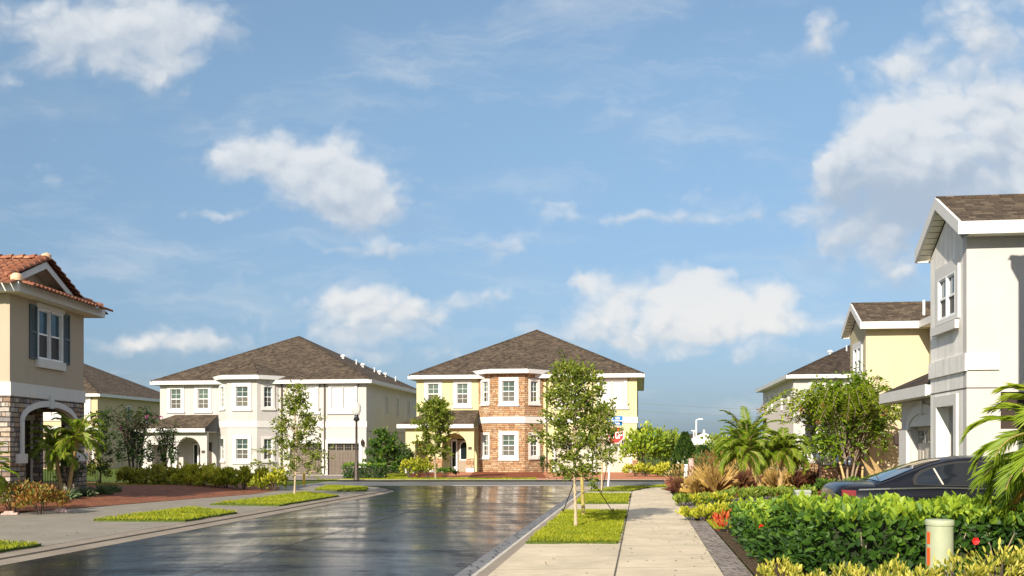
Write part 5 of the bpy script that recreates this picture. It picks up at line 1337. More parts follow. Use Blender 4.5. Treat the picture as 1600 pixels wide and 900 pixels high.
# background right of the yellow house
for i, (px, top, r, lf) in enumerate(((1003,668,1.35,'crape'),(1028,676,1.5,'fresh'),(1052,680,1.15,'crape'))):
    Y = 60+i*1.2; x = (px-800)*Y/FPX; h = EYE + (697-top)*Y/FPX
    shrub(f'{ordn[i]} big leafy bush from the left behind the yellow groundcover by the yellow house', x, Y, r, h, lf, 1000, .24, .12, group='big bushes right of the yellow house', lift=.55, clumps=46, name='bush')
for i, px in enumerate((992,1010,1030,1046)):
    x = (px-800)*57/FPX; shrub(f'{ordn[i]} low yellow shrub from the left below the big bushes', x, 57, .62, .72, 'lime', 330, .16, .085, group='yellow shrubs below the big bushes', tintshift=.15)
palm('shaggy fan palm rising behind the yellow house corner', 10.2, 78, [(0,0,0,0,2.4)], 26, 1.0, 20, .5, .05, leaf='palm')
def conifer(label, px, base, top, r, Y, leaf='conifer', n=1500):
    x = (px-800)*Y/FPX; z = hgt(x, Y); h = EYE + (697-top)*Y/FPX - z
    t = thing('conifer', label, 'conifer', (x, Y, z))
    q = rng.random(n)**.8; a = rng.random(n)*6.283; rr = r*np.minimum(1, (1-q)*1.5)*(.75+.3*rng.random(n))
    P = np.stack([np.cos(a)*rr, np.sin(a)*rr, .1+q*(h-.15)], 1); O = np.stack([np.cos(a), np.sin(a), np.full(n,.9)], 1)
    leaf_object('foliage', P, unit(O+rdir(n)*.35), unit(O*np.array([1,1,-.5])+rdir(n)*.4), .26, .11, M[leaf], t)
    MB().tube([(0,0,-.05),(0,0,h*.9)], [.06,.02], 6).build('trunk', M['bark'], t)
conifer('pointed dark conifer left of the white light pole', 1070, 738, 677, .72, 56)
conifer('second low conifer right of the white pavilion', 1098, 738, 698, .8, 52)
for i, (px, top, r, Y, lf) in enumerate(((1122,686,1.3,56,'fresh'),(1146,682,1.4,58,'crape'),(1098,716,.8,49,'conifer'),(1170,700,1.3,55,'fresh'),(1195,704,1.2,54,'crape'),(1215,700,1.3,56,'crape'))):
    x = (px-800)*Y/FPX; h = EYE + (697-top)*Y/FPX
    shrub(['bright green bush below the long dark roof', 'leafy bush just left of the tall palm', 'low round dark bush behind the white bollards', 'bush at the foot of the tall palm', 'bush between the tall palm and the pinkish house', 'bush in front of the pinkish wall'][i], x, Y, r, h, lf, 800, .22, .10, name='bush', clumps=40, lift=.55, group='bushes behind the ornamental grasses')
palm('tall feather palm left of the pinkish house', (1168-800)*52/FPX, 52, [(0,0,0,0,2.0)], 20, 2.1, 46, .42, .035, el=(-.1,1.4), sag=.9, trunk_r=.12)
# mulch bed right of the pavement
palm('leaning palm with a pale trunk left of the pair in the mulch bed', *gp(1194, 777, .12), [(0,0,-.62,.1,1.42)], 36, 1.0, 46, .30, .015, sag=.95, trunk_r=.075)
palm('upright palm with a pale trunk right of the pair in the mulch bed', *gp(1218, 775, .12), [(0,0,.12,.1,1.42)], 34, .95, 46, .30, .015, sag=.95, trunk_r=.075)
grass_clump('purple fountain grass at the corner of the pavement', *gp(1068, 771), .55, 1.0, 700, 'red_grass', .009, 'gold_grass')
grass_clump('tall golden dry grass left of the leaning palm', *gp(1118, 769, .1), .7, 1.35, 800, 'gold_grass', .009, 'bronze_leaf', sp=.33, droop=.25)
grass_clump('short golden dry grass between the purple grass and the tall one', *gp(1092, 768, .1), .6, 1.0, 700, 'gold_grass', .009, 'red_grass')
for i, px in enumerate((1158,1210,1243,1272)):
    x, y = (px-800)*41/FPX, 41
    grass_clump(f'{ordn[i]} reddish grass clump from the left behind the two palms', x, y, .7, 1.2, 800, 'red_grass' if i != 1 else 'gold_grass', .010, 'gold_grass', group='reddish grasses behind the palms')
for i, px in enumerate((1066,1084,1102,1121,1140,1160,1180,1206,1230,1252)):
    x, y = gp(px, 786 if i < 6 else 784, .1)
    shrub(f'{"low" if i < 6 else "greener low"} plant, {("first second third fourth fifth sixth seventh eighth ninth tenth").split()[i]} from the pavement along the far bed edge', x, y, .40, .31, 'fresh' if i not in (1, 3) else 'lime', 240, .14, .055, up=.7, group='low plants along the far bed edge', name='groundcover_plant', cat='plant')
for i, (px, py) in enumerate(((1090,808),(1108,809),(1126,806),(1146,806))):
    x, y = gp(px, py, .1)
    shrub(f'{ordn[i]} yellow leaved plant from the pavement in front of the paver crossing', x, y+.3, .33, .29, 'lime', 260, .13, .05, up=.9, group='yellow plants before the paver crossing', name='groundcover_plant', cat='plant')
for i, px in enumerate((1290,1320,1352,1385)):
    x, y = (px-800)*32.4/FPX, 32.4
    shrub(f'{ordn[i]} dark leafy plant from the left at the foot of the wide crape myrtle', x, y, .5, .5, 'hedge', 300, .14, .06, group='plants under the wide crape myrtle', name='groundcover_plant', cat='plant')
shrub('scarlet leaved croton at the far tip of the big hedge', *gp(1135, 826, .1), .20, .42, 'croton', 130, .12, .045, name='croton', cat='plant', up=1.0)
# big hibiscus hedge in front of the car
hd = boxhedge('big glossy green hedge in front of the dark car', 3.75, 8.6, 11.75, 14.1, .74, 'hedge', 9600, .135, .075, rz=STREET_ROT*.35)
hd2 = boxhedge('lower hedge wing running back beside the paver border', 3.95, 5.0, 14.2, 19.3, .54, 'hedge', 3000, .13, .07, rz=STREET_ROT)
def flower(par, p, r=.06):
    P = np.array([p]*6, float); a = np.arange(6)*1.047
    Dv = np.stack([np.cos(a)*.8, np.full(6,-.55), np.sin(a)*.8], 1)
    leaf_object('blossom', P, Dv, np.array([[0,-1,0]]*6, float), r, r*.9, M['hibiscus'], par, (.4,.5,.8,.45))
for (px, py, Y) in ((1523,845,11.55),(1190,823,14.6)):
    q = at(px, py, Y); h = hd if Y < 13 else hd2
    l = q - Vector(h.location); l.rotate(Matrix.Rotation(-h.rotation_euler.z, 3, 'Z')); flower(h, tuple(l), .055)
for i, (px, Y, r, h) in enumerate(((1215,10.7,.24,.50),(1262,10.4,.26,.46),(1330,10.3,.26,.44),(1385,10.1,.30,.50),(1440,9.9,.28,.42),(1500,9.9,.30,.50),(1560,10.1,.34,.56),(1610,10.3,.3,.58))):
    x = (px-800)*Y/FPX
    shrub(f'{ordn[i]} gold variegated plant from the left along the foot of the big hedge', x, Y, r, h, 'varieg', 330, .075, .026, up=.9, group='gold plants at the foot of the big hedge', name='variegated_plant', cat='plant', tintshift=.1)
palm('near feather palm hanging in from the right edge over the hedge', 6.75, 11.8, [(0.1,0,-.05,0,1.50)], 44, 1.30, 50, .34, .0125, parts=True, z=.17, sag=1.05, el=(-.55,1.3), trunk_r=.09)
# ------------------------------------------------------------------ street furniture
def lamp():
    x, y = gp(557, 750); t = thing('street_lamp', 'dark post street lamp with an acorn globe on the lawn', 'street lamp', (x, y, -.05))
    MB().lathe([(.16,0),(.16,.12),(.11,.2),(.105,.95),(.085,1.0),(.065,1.05),(.055,3.05),(.07,3.08)], n=12).build('post', M['bronze'], t, True)
    MB().lathe([(.07,3.081),(.15,3.12),(.16,3.22),(.12,3.26),(.10,3.38),(.17,3.42)], n=12).build('collar', M['black_metal'], t, True)
    MB().lathe([(.14,3.421),(.22,3.56),(.245,3.70),(.22,3.86),(.14,4.0),(.06,4.06)], n=18).build('globe', M['globe'], t, True)
    MB().lathe([(.065,4.061),(.05,4.10),(.02,4.14),(.035,4.18),(.005,4.24)], n=10).build('finial', M['globe'], t, True)
lamp()
STROKES = {'S': [((1,.85),(.8,1),(.2,1),(0,.85),(0,.62),(.2,.52),(.8,.48),(1,.36),(1,.15),(.8,0),(.2,0),(0,.15))], 'T': [((0,1),(1,1)),((.5,1),(.5,0))],
           'O': [((.2,0),(0,.2),(0,.8),(.2,1),(.8,1),(1,.8),(1,.2),(.8,0),(.2,0))], 'P': [((0,0),(0,1),(.8,1),(1,.85),(1,.6),(.8,.46),(0,.46))]}
def letters(mb, word, u0, z0, w, h, gap, d, th):
    for i, ch in enumerate(word):
        x = u0 + i*(w+gap)
        for st in STROKES[ch]:
            for a, b in zip(st, st[1:]):
                p = Vector((x+a[0]*w, z0+a[1]*h)); q = Vector((x+b[0]*w, z0+b[1]*h)); e = (q-p).normalized()*th*.5; n = Vector((-e.y, e.x))
                mb.add([(*(v.x, d), v.y) for v in (p-e-n, q+e-n, q+e+n, p-e+n)], [(0,1,2,3)])
                d -= .00012
def stop_sign():
    x, y = gp(950, 761); t = thing('stop_sign', 'red stop sign on a white post with blue street name blades above', 'road sign', (x, y, .03))
    top = at(957, 640, y).z
    zc = at(961, 681, y).z; lx = at(961, 681, y).x - x; r = .40
    MB().tube([(0,0,0),(lx,0,top)], [.038,.038], 8).build('post', M['pole_white'], t)
    F_ = frame((lx, -.06, zc), (.99,-.12,0), (.12,.99,0))
    oc = lambda k: [(k*math.cos(R(22.5+45*i)), k*math.sin(R(22.5+45*i))) for i in range(8)]
    s = MB(F_).plate(oc(r), (), .012).build('sign_face', M['red_sign'], t)
    MB(F_).plate(oc(r*.965), [oc(r*.90)], .003, -.003).build('border', M['sign_white'], s)
    lt = MB(F_); letters(lt, 'STOP', -.285, -.125, .105, .25, .05, -.004, .036); lt.build('lettering', M['sign_white'], s)
    for i, (dx, dz, a) in enumerate(((-.06, .52, .35), (.06, .74, -.5))):
        Fb = frame((lx-.02, -.05, zc+dz-.02), (math.cos(a), math.sin(a), 0), (-math.sin(a), math.cos(a), 0))
        b = MB(Fb).box(-.36, .36, -.006, .006, -.09, .09).build('name_blade', M['blue_sign'], t)
        l = MB(Fb); u = -.30
        for k in range(9):
            wv = (.035,.05,.028)[k % 3]
            if k != 4: l.box(u, u+wv, -.0105, -.0065, -.045, .045 if k % 2 else .025)
            u += wv + .024
        l.build('lettering', M['sign_white'], b)
stop_sign()
def post(name, label, cat, px, py, h, r, mat, capm=None):
    x, y = gp(px, py); t = thing(name, label, cat, (x, y, hgt(x, y)))
    MB().lathe([(r,-.05),(r,h-.03),(r*.85,h)], n=12).build('post', M[mat], t, True)
    MB().lathe([(r*1.12,h*.80),(r*1.12,h*.86)], n=12).build('collar', M[capm or mat], t)
    return t
post('marker_post', 'short yellow utility marker post on the lawn edge', 'marker post', 475, 757, .52, .055, 'yellow_paint')
post('bollard', 'shorter of two pale bollards behind the purple grass', 'bollard', 1072, 757, .92, .10, 'pole_white')
post('bollard', 'taller of two pale bollards behind the purple grass', 'bollard', 1080, 758, 1.20, .12, 'stone_slab')
def pedestal():
    p = at(1468, 812, 10.9); t = thing('utility_pedestal', 'pale green round utility pedestal in front of the hedge', 'utility pedestal', (p.x, p.y, .15)); h = p.z-.15
    MB().lathe([(.145,-.1),(.14,h-.055),(.132,h-.05)], n=28).build('body', M['pedestal'], t, True)
    MB().lathe([(.149,h-.06),(.151,h-.05),(.151,h-.012),(.142,h),(.05,h+.006)], n=28).build('cap', M['pedestal'], t, True)
    lb = MB()
    for z0, z1 in ((h-.26,h-.13),(h-.50,h-.30)):
        pts = [(.1445*math.cos(a), .1445*math.sin(a)) for a in [R(186+5*k) for k in range(5)]]
        for a, b in zip(pts, pts[1:]): lb.face((*a,z0),(*b,z0),(*b,z1),(*a,z1))
    lb.build('warning_label', M['orange_tag'], t)
pedestal()
def ubox():
    x, y = gp(1254, 790, .15); t = thing('utility_box', 'small grey green utility box at the edge of the paver crossing', 'utility box', (x, y, .14), STREET_ROT)
    MB().bevbox(-.2,.2,-.15,.15,0,.36,.02).build('body', M['box_grey'], t); MB().bevbox(-.215,.215,-.165,.165,.361,.43,.02).build('lid', M['box_grey'], t)
ubox()
# guy wires and stake of the big oak
base = Vector((1.33, 21.1, 0))
for i, (px, py, tx, ty_) in enumerate(((879,804,903,738),(958,803,910,727))):
    x, y = gp(px, py); e = at(tx, ty_, 21.3)
    t = thing('guy_wire', ('left guy wire of the largest young oak', 'long right guy wire of the largest young oak')[i], 'guy wire', (x, y, .04))
    MB().tube([(0,0,0), tuple(e - Vector(t.location))], .011, 5).build('strap', M['rubber'], t); MB().tube([(0,0,-.05),(0,0,.10)], .02, 6).build('peg', M['black_metal'], t)
for i, (px, py, tx, ty_) in enumerate(((933,765,933,715),(940,772,953,705))):
    x, y = gp(px, py); e = at(tx, ty_, y)
    t = thing('guy_wire', ('upright thin guy wire of the small tree by the stop sign', 'slanted guy wire of the small tree by the stop sign')[i], 'guy wire', (x, y, .04))
    MB().tube([(0,0,0), tuple(e - Vector(t.location))], .014, 5).build('strap', M['rubber'], t); MB().tube([(0,0,-.05),(0,0,.10)], .03, 6).build('peg', M['black_metal'], t)
x, y = gp(912, 809); t = thing('wooden_stake', 'yellowish leaning stake behind the trunk of the largest oak', 'stake', (x, y, 0))
e = at(907, 720, y) - Vector(t.location); MB().tube([(0,0,-.05), tuple(e*.5+Vector((.01,0,0))), tuple(e)], [.05,.045,.042], 8).build('post', M['lichen'], t, True)
MB().lathe([(.05,0),(.05,.05)], tuple(e*.93), 8).build('tie', M['black_metal'], t)

def light_pole(label, px, top, Y, arm):
    p = at(px, top, Y); t = thing('light_pole', label, 'light pole', (p.x, p.y, 0))
    MB().tube([(0,0,0),(0,0,p.z)], [.13,.09], 8).build('pole', M['pole_white'], t, True)
    MB().tube([(0,0,p.z-.05),(arm,0,p.z+.10)], [.06,.05], 6).build('arm', M['pole_white'], t); MB().bevbox(arm-.05,arm+.55,-.12,.12,p.z+.04,p.z+.16,.04).build('lamp_head', M['pole_white'], t)
light_pole('taller white light pole behind the white pavilion', 1088, 656, 130, .3)
light_pole('shorter white light pole just left of the taller one', 1084, 674, 134, -.3)
def wires():
    for i, zpx in enumerate((633, 645, 657)):
        a = at(930, zpx-8, 170); b = at(1330, zpx+8, 170)
        mb = MB(); mb.tube([a.lerp(b, k/24) - Vector((0,0,.5*math.sin(math.pi*k/24))) for k in range(25)], .028, 4)
        o = mb.build('power_line', M['steel']); tag(o, ('top', 'middle', 'lowest')[i] + ' overhead power line crossing the sky right of the yellow house', 'power line')
    for px, lab in ((930, 'wooden utility pole hidden behind the yellow house'), (1330, 'wooden utility pole hidden behind the butter yellow house')):
        p = at(px, 625, 170.3); t = thing('utility_pole', lab, 'utility pole', (p.x, p.y, 0))
        MB().tube([(0,0,0),(0,0,p.z+.6)], [.17,.12], 8).build('pole', M['bark'], t); MB().box(-.06,.06,-.9,.9,p.z-.1,p.z+.05).build('crossarm', M['bark'], t)
wires()
p = at(1025, 684, 420); t = thing('water_tank', 'teal rounded water tank far off above the bushes', 'water tank', (p.x, p.y, 0))
MB().lathe([(.6,3.5),(2.2,4.2),(3.3,5.6),(3.5,6.8),(3.2,7.6),(2.2,8.4),(.6,8.8)], n=24).build('tank', M['teal'], t, True); MB().lathe([(1.0,0),(.7,3.6)], n=12).build('tower', M['pole_white'], t, True)

# ------------------------------------------------------------------ cars
def car(name, label, loc, rz, paint):
    t = thing(name, label, 'car', loc, rz)
    # lower body: stations along the length (x, half width at sill / bulge / belt, deck height, crown)
    def sect(x, wb, wm, wt, zb, zm, zt, zd, wd):
        return [(x,wb,zb),(x,wm,zm),(x,wm*.995,zm+.17),(x,wt,zt),(x,wd,zd),(x,0,zd+.015),(x,-wd,zd),(x,-wt,zt),(x,-wm*.995,zm+.17),(x,-wm,zm),(x,-wb,zb),(x,0,zb)]
    S = [sect(0.00,.60,.66,.60,.42,.52,.78,.80,.40), sect(.05,.74,.80,.72,.30,.50,.88,.95,.58), sect(.22,.80,.87,.79,.24,.50,.925,1.005,.64), sect(.60,.82,.895,.83,.22,.50,.945,1.00,.68), sect(1.15,.83,.905,.85,.20,.50,.95,.985,.70),
         sect(2.3,.83,.91,.855,.19,.50,.935,.96,.72), sect(3.2,.83,.905,.845,.20,.50,.92,.95,.72), sect(3.75,.82,.895,.82,.22,.50,.88,.93,.66), sect(4.25,.78,.86,.76,.25,.48,.76,.82,.60), sect(4.45,.70,.78,.68,.30,.46,.68,.70,.50), sect(4.52,.55,.60,.52,.38,.46,.60,.61,.30)]
    vs = [v for s in S for v in s]; k = 12; fs = []
    for i in range(len(S)-1):
        for j in range(k): fs.append((i*k+j, i*k+(j+1)%k, (i+1)*k+(j+1)%k, (i+1)*k+j))
    fs += [tuple(range(k-1,-1,-1)), tuple((len(S)-1)*k+j for j in range(k))]
    body = MB().add(vs, fs).build('body', M[paint], t, True)
    m = body.modifiers.new('smooth', 'SUBSURF'); m.levels = 2; m.render_levels = 2
    # greenhouse: belt outline rising to the roof
    roof = [(.62,.99),(.85,1.075),(1.15,1.195),(1.45,1.305),(1.72,1.375),(2.0,1.41),(2.35,1.42),(2.7,1.395),(2.95,1.345),(3.25,1.20),(3.55,1.05),(3.80,.945)]
    def half(x, z):
        q = max(0, min(1, (z-.95)/(1.42-.95))); return .80 - .235*q
    G = []
    for x, z in roof:
        w = half(x, z); G.append([(x,.815 if .9<x<3.6 else .80,.93),(x,w+.035*(z<1.1)*0,z-.035),(x,w-.07,z-.004),(x,0,z+.016),(x,-w+.07,z-.004),(x,-w,z-.035),(x,-.815 if .9<x<3.6 else -.80,.93)])
    vs = [v for g in G for v in g]; k = 7; fs = []
    for i in range(len(G)-1):
        for j in range(k-1): fs.append((i*k+j, i*k+j+1, (i+1)*k+j+1, (i+1)*k+j))
    gh = MB().add(vs, fs).build('cabin', M[paint], t, True)
    def zr(x):
        for (a, b), (c, d) in zip(roof, roof[1:]):
            if a <= x <= c: return b + (d-b)*(x-a)/(c-a)
        return .95
    def side(x, z, s, o=.006):
        zt = zr(x)-.035; w = half(x, zr(x)); q = (z-.93)/(zt-.93)
        return (x, s*(.815 + (w-.815)*q + o), z)
    def fan(name, poly, s, mat, o, par):
        c = (sum(p[0] for p in poly)/len(poly), sum(p[1] for p in poly)/len(poly))
        vs = [side(*c, s, o)] + [side(p[0], p[1], s, o) for p in poly]; n = len(poly)
        return MB().add(vs, [(0,1+i,1+(i+1)%n) for i in range(n)]).build(name, M[mat], par)
    top = lambda x: zr(x)-.075
    win = [(1.22,1.00),(1.215,1.06),(1.25,1.115),(1.33,1.175),(1.45,1.225),(1.62,1.275),(1.85,1.315),(2.10,1.33),(2.38,1.335),(2.65,1.315),(2.86,1.27),(3.10,1.15),(3.30,1.03),(3.34,.985),(2.4,.985),(1.6,.99)]
    rim = [(1.17,.985),(1.165,1.065),(1.21,1.14),(1.30,1.205),(1.43,1.255),(1.61,1.305),(1.85,1.345),(2.10,1.36),(2.38,1.363),(2.66,1.345),(2.90,1.295),(3.15,1.17),(3.36,1.03),(3.42,.965),(2.4,.965),(1.6,.97)]
    for s in (1,-1):
        r_ = fan('window_rim', rim, s, 'rubber', .008, t)
        w = fan('side_window', win, s, 'car_glass', .014, t)
        def strip(nm, a, b, wd, mat, o):
            A = [side(a[0]-wd, a[1], s, o), side(a[0]+wd, a[1], s, o), side(b[0]+wd, b[1], s, o), side(b[0]-wd, b[1], s, o)]
            MB().add(A, [(0,1,2,3)]).build(nm, M[mat], w)
        strip('divider', (1.60,.992), (1.50,1.235), .013, 'beige_trim', .019)
        strip('door_pillar', (2.30,.987), (2.28,1.333), .035, 'rubber', .019)
        ln = MB(); pts = [(.35,.905),(.8,.925),(1.5,.945),(2.3,.93),(3.2,.915),(3.7,.885)]
        wv = lambda x: .80 if x < .5 else .862
        ws_ = {.35:.822,.8:.858,1.5:.868,2.3:.876,3.2:.868,3.7:.845}
        for a, b in zip(pts, pts[1:]): ln.add([(a[0],s*ws_[a[0]],a[1]-.011),(b[0],s*ws_[b[0]],b[1]-.011),(b[0],s*ws_[b[0]],b[1]+.011),(a[0],s*ws_[a[0]],a[1]+.011)], [(0,1,2,3)])
        ln.build('belt_line', M['chrome'], t)
        dl = MB()
        for x_ in (1.62, 2.30): dl.add([(x_,s*.915,.35),(x_+.008,s*.915,.35),(x_+.008,s*.866,.93),(x_,s*.866,.93)], [(0,1,2,3)])
        dl.build('door_seam', M['rubber'], t)
        tl = MB().add([(.06,s*.60,.74),(.04,s*.44,.74),(.045,s*.42,.90),(.09,s*.60,.91),(.30,s*.835,.78),(.31,s*.825,.895),(.10,s*.765,.76),(.12,s*.745,.90)], [(1,0,3,2),(0,6,7,3),(6,4,5,7)])
        tl.build('tail_light', M['red_lens'], t)
        hl = MB().add([(4.42,s*.45,.60),(4.36,s*.70,.58),(4.25,s*.80,.60),(4.22,s*.78,.72),(4.34,s*.68,.74),(4.40,s*.45,.72)], [(0,1,4,5),(1,2,3,4)]); hl.build('headlight', M['chrome'], t)
        MB().bevbox(3.28,3.40,s*.90-.09,s*.90+.09,.96,1.08,.02).build('wing_mirror', M[paint], t)
    gl = [(x, z) for x, z in roof if x < 1.8]
    rw = MB(); pts = []
    for i, q in enumerate((.70,.9,1.1,1.3,1.5,1.66)):
        z = zr(q); w = half(q, z)-.11+.03*(i < 2); pts += [(q,w,z+.010),(q,w*.5,z+.019),(q,0,z+.024),(q,-w*.5,z+.019),(q,-w,z+.010)]
    rw.add(pts, [(i*5+j, i*5+j+1, (i+1)*5+j+1, (i+1)*5+j) for i in range(5) for j in range(4)]); rw.build('rear_window', M['car_glass'], t, True)
    fw = MB(); pts = []
    for i, q in enumerate((2.98,3.2,3.4,3.6,3.75)):
        z = zr(q); w = half(q, z)-.09; pts += [(q,w,z+.010),(q,0,z+.024),(q,-w,z+.010)]
    fw.add(pts, [(i*3+j, i*3+j+1, (i+1)*3+j+1, (i+1)*3+j) for i in range(4) for j in range(2)]); fw.build('windscreen', M['car_glass'], t, True)
    MB().tube([(.60,-.60,1.0),(.47,-.63,1.16)], [.004,.002], 4).build('aerial', M['chrome'], t) if False else MB().tube([(.72,-.62,1.0),(.60,-.66,1.19)], [.006,.003], 5).build('aerial', M['chrome'], t)
    MB().bevbox(-.025,.03,-.26,.26,.56,.69,.005).build('number_plate', M['sign_white'], t)
    for x_ in (.95, 3.68):
        for s in (1,-1):
            R90 = Matrix.Translation((x_, s*.80, .315)) @ Matrix.Rotation(math.pi/2, 4, 'X')
            ty_ = MB(R90).lathe([(.20,-.10),(.30,-.10),(.315,-.07),(.315,.07),(.30,.10),(.20,.10)], n=24).build('wheel', M['rubber'], t, True)
            MB(R90).lathe([(.03,-.105),(.19,-.09),(.205,-.04),(.205,.04),(.19,.09),(.03,.105)], n=14).build('rim', M['chrome'], ty_)
    return t
c = car('sedan', 'dark navy sedan parked behind the big hedge', (5.12, 16.25, .17), STREET_ROT, 'navy')
c2 = car('sedan', 'small dark car far back behind the stems of the wide crape myrtle', (15.1, 47.5, .0), STREET_ROT + 1.45, 'black_car')
c3 = car('sedan', 'pale car behind the stakes of the wide crape myrtle', (16.9, 48.2, .0), STREET_ROT + 1.5, 'pole_white')

# ------------------------------------------------------------------ light, sky, camera
SUN_AZ, SUN_EL = R(22.0), R(26.0)             # shadows run 19 degrees right of the viewing axis
sun = bpy.data.lights.new('sun', 'SUN'); sun.energy = 5.0; sun.angle = R(.5); sun.color = (1.0, .905, .755)
so = bpy.data.objects.new('sun', sun); COL.objects.link(so); so.location = (-20, -50, 40)
so.rotation_euler = Vector((math.sin(SUN_AZ)*math.cos(SUN_EL), math.cos(SUN_AZ)*math.cos(SUN_EL), -math.sin(SUN_EL))).to_track_quat('-Z', 'Y').to_euler()

world = bpy.data.worlds.new('World'); scene.world = world; world.use_nodes = True
n = NT(world.node_tree)
sky = n('TexSky', sky_type='NISHITA', sun_disc=False, sun_elevation=SUN_EL, sun_rotation=math.pi + SUN_AZ, altitude=0, air_density=1.0, dust_density=.6, ozone_density=2.0)
gen = n('TexCoord').outputs['Generated']
sp = n('SeparateXYZ', {0: gen})
yy = n.m('MAXIMUM', sp.outputs[1], 0.06)
P = n('CombineXYZ', {0: n.m('DIVIDE', sp.outputs[0], yy), 1: n.m('DIVIDE', sp.outputs[2], yy), 2: 0.0}).outputs[0]
# cloud banks: centre and radii in photo pixels of the frontal sky, density, 1 = wispy
# centre x, y, radii, density, greyness, whiteness
BANKS = [(150,30,180,55,1.0,.5),(230,105,85,55,1.05,.45),(110,70,80,40,.6,.5),(300,40,45,30,.55,.4),(10,125,30,20,.5,.5),
 (385,238,80,26,1.0,.3),(475,268,90,44,1.15,.35),(575,292,72,40,1.05,.35),(545,322,75,20,.9,.4),
 (345,332,75,12,.62,.3),(600,388,85,15,.62,.3),(480,385,60,9,.5,.3),(780,385,52,28,.85,.35),(580,168,22,12,.45,.3),
 (540,468,55,30,1.05,.2),(640,490,75,36,1.1,.25),(560,525,80,22,.85,.4),(745,470,45,16,.55,.4),(200,535,130,20,.75,.4),(380,545,110,16,.6,.4),(620,560,150,16,.6,.4),(1300,500,90,24,.55,.35),(1180,560,160,16,.5,.5),(90,440,70,10,.4,.4),
 (915,436,26,16,.95,.1),(975,485,85,42,1.2,.12),(1060,478,80,44,1.2,.1),(1150,500,100,33,1.15,-.2),(970,522,95,28,1.0,.3),(1225,455,42,18,.7,.2),(1110,430,65,16,.6,.3),
 (935,165,42,28,.55,.2),(900,215,30,22,.42,.2),(990,338,160,12,.62,.3),(1210,335,75,18,.45,.3),(1100,255,45,10,.4,.3),(850,322,80,6,.4,.3),
 (1290,50,30,34,1.0,.3),(1410,102,34,18,.75,.3),(1545,65,85,66,1.15,.35),(1595,165,55,42,1.0,.3),
 (1350,225,70,40,1.0,.1),(1450,195,90,60,1.15,.1),(1500,260,110,60,1.1,.3),(1400,295,110,50,1.0,1.15),(1500,320,130,45,1.0,1.15),(1570,230,60,40,1.0,.9),(1265,285,50,45,.62,.3),(1320,375,110,36,.6,.5),(1400,415,100,40,.5,.5),(1595,290,18,22,.9,-.2)]
tot = None; gre = None; hgt_ = None
wob = n('TexNoise', {'Vector': P, 'Scale': 14.0, 'Detail': 4.0, 'Roughness': .6})
wv = n.vm('MULTIPLY', n.vm('SUBTRACT', wob.outputs['Color'], (.5,.5,.5)), (.060,.040,0))
Pw = n.vm('ADD', P, wv)
for cx, cy, rx, ry, dn, gy in BANKS:
    ix, iy = FPX/(rx*1.05), FPX/(ry*1.05); ox, oy = -(cx-800)/FPX*ix, -(HORIZON-cy)/FPX*iy
    q = n.vm('MULTIPLY_ADD', Pw, (ix, iy, 0), (ox, oy, 0))
    g = n.m('MULTIPLY', n.m('EXPONENT', n.m('MULTIPLY', n.vm('DOT_PRODUCT', q, q), -.9)), dn)
    low = n.m('MULTIPLY', g, n.m('MULTIPLY_ADD', n.vm('DOT_PRODUCT', q, (0,-.42,0)), 1.0, gy))
    tot = g if tot is None else n.m('ADD', tot, g)
    gre = low if gre is None else n.m('ADD', gre, low)
rel = n.m('DIVIDE', gre, n.m('MAXIMUM', tot, .05))
tot = n.m('MINIMUM', tot, 1.3)
Ps = n.vm('MULTIPLY', Pw, (1.0, 1.35, 1.0))
def billow(v):
    a = n.noise(v, 9.0, 7, .55)
    v1 = n('TexVoronoi', {'Vector': v, 'Scale': 26.0}, feature='F1').outputs[0]
    v2 = n('TexVoronoi', {'Vector': v, 'Scale': 62.0}, feature='F1').outputs[0]
    return n.m('ADD', n.m('MULTIPLY', n.m('SUBTRACT', a, .5), 2.2), n.m('ADD', n.m('MULTIPLY', n.m('SUBTRACT', .42, v1), .55), n.m('MULTIPLY', n.m('SUBTRACT', .42, v2), .28)))
f0 = billow(Ps); f1 = billow(n.vm('ADD', Ps, (-.008, .016, 0)))
den = n.m('ADD', tot, f0)
mask = n.rng(den, .20, 1.14, 0, 1, True)
mask = n.m('MULTIPLY', mask, n.rng(sp.outputs[1], .08, .3))
relief = n.m('SUBTRACT', f1, f0)
shd = n.rng(n.m('ADD', n.m('MULTIPLY', rel, 1.0), n.m('MULTIPLY', relief, .75)), -.10, 1.15, 0, 1, True)
warm = n.rng(sp.outputs[2], .02, .20, 1, 0)
lightc = n.mix(warm, (.80,.83,.86), (1.0,.95,.88))
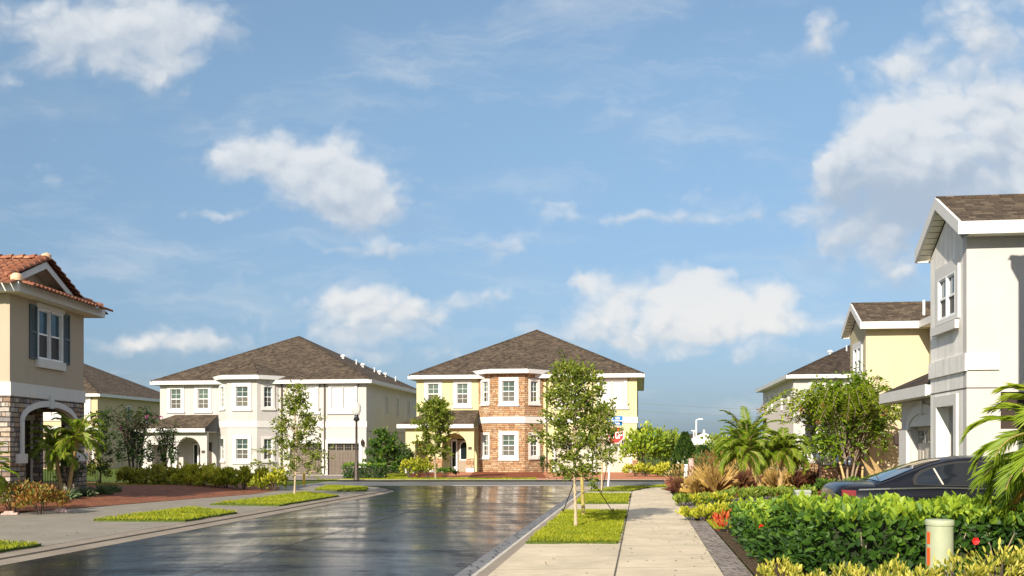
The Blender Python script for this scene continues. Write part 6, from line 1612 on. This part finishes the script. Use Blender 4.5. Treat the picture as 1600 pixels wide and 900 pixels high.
shade = n.mix(warm, (.44,.53,.65), (.50,.59,.68))
cc = n.mix(shd, lightc, shade)
veil = n.rng(n.noise(n.vm('MULTIPLY', Pw, (2.2, 9.0, 1)), 2.0, 6, .6, .4), .46, .80, 0, .42, True)
SKY_S = .098
skyc = n.mix(1.0, sky.outputs[0], n.ramp(n.rng(sp.outputs[2], 0.0, .55), [(0, (.25,.35,.60)), (.09, (.355,.415,.575)), (.27, (.60,.63,.68)), (.62, (.98,.99,.92)), (.8, (1.10,1.08,1.0)), (1.0, (1.0,1.0,1.0))]), 'MULTIPLY')
CL = 6.5
cw = n.mix(1.0, cc, (CL, CL, CL), 'MULTIPLY')
skyv = n.mix(veil, skyc, cw)
# unseen broken cloud overhead and behind the viewer, added to raise the fill light
over = n.m('MAXIMUM', n.rng(sp.outputs[2], .44, .60, 0, 1, True), n.rng(sp.outputs[1], .30, -.05, 0, 1, True))
fill_cloud = n.m('MULTIPLY', over, n.rng(n.noise(n.vm('MULTIPLY', gen, (1,1,1.6)), 3.2, 6, .58, .3), .40, .62, 0, 1, True))
final = n.mix(n.m('MULTIPLY', mask, .93), skyv, cw)
final = n.mix(n.m('MULTIPLY', fill_cloud, .8), final, (CL*1.25, CL*1.27, CL*1.3, 1))
bg = n('Background', {'Color': final, 'Strength': SKY_S})
n('OutputWorld', {'Surface': bg.outputs[0]})

cam = bpy.data.cameras.new('camera'); co = bpy.data.objects.new('camera', cam); COL.objects.link(co)
co.location = (0, 0, EYE); co.rotation_euler = (math.pi/2, 0, 0)
cam.sensor_width = 36; cam.lens = 36*FPX/1600; cam.shift_y = (HORIZON-450)/1600; cam.clip_start = .1; cam.clip_end = 4000
scene.camera = co
scene.view_settings.view_transform = 'Standard'; scene.view_settings.look = 'None'; scene.view_settings.exposure = 0.64; scene.view_settings.gamma = 1.0
scene.view_settings.use_curve_mapping = False
scene.render.resolution_x, scene.render.resolution_y = 1024, 576
scene.cycles.max_bounces = 6; scene.cycles.use_denoising = True
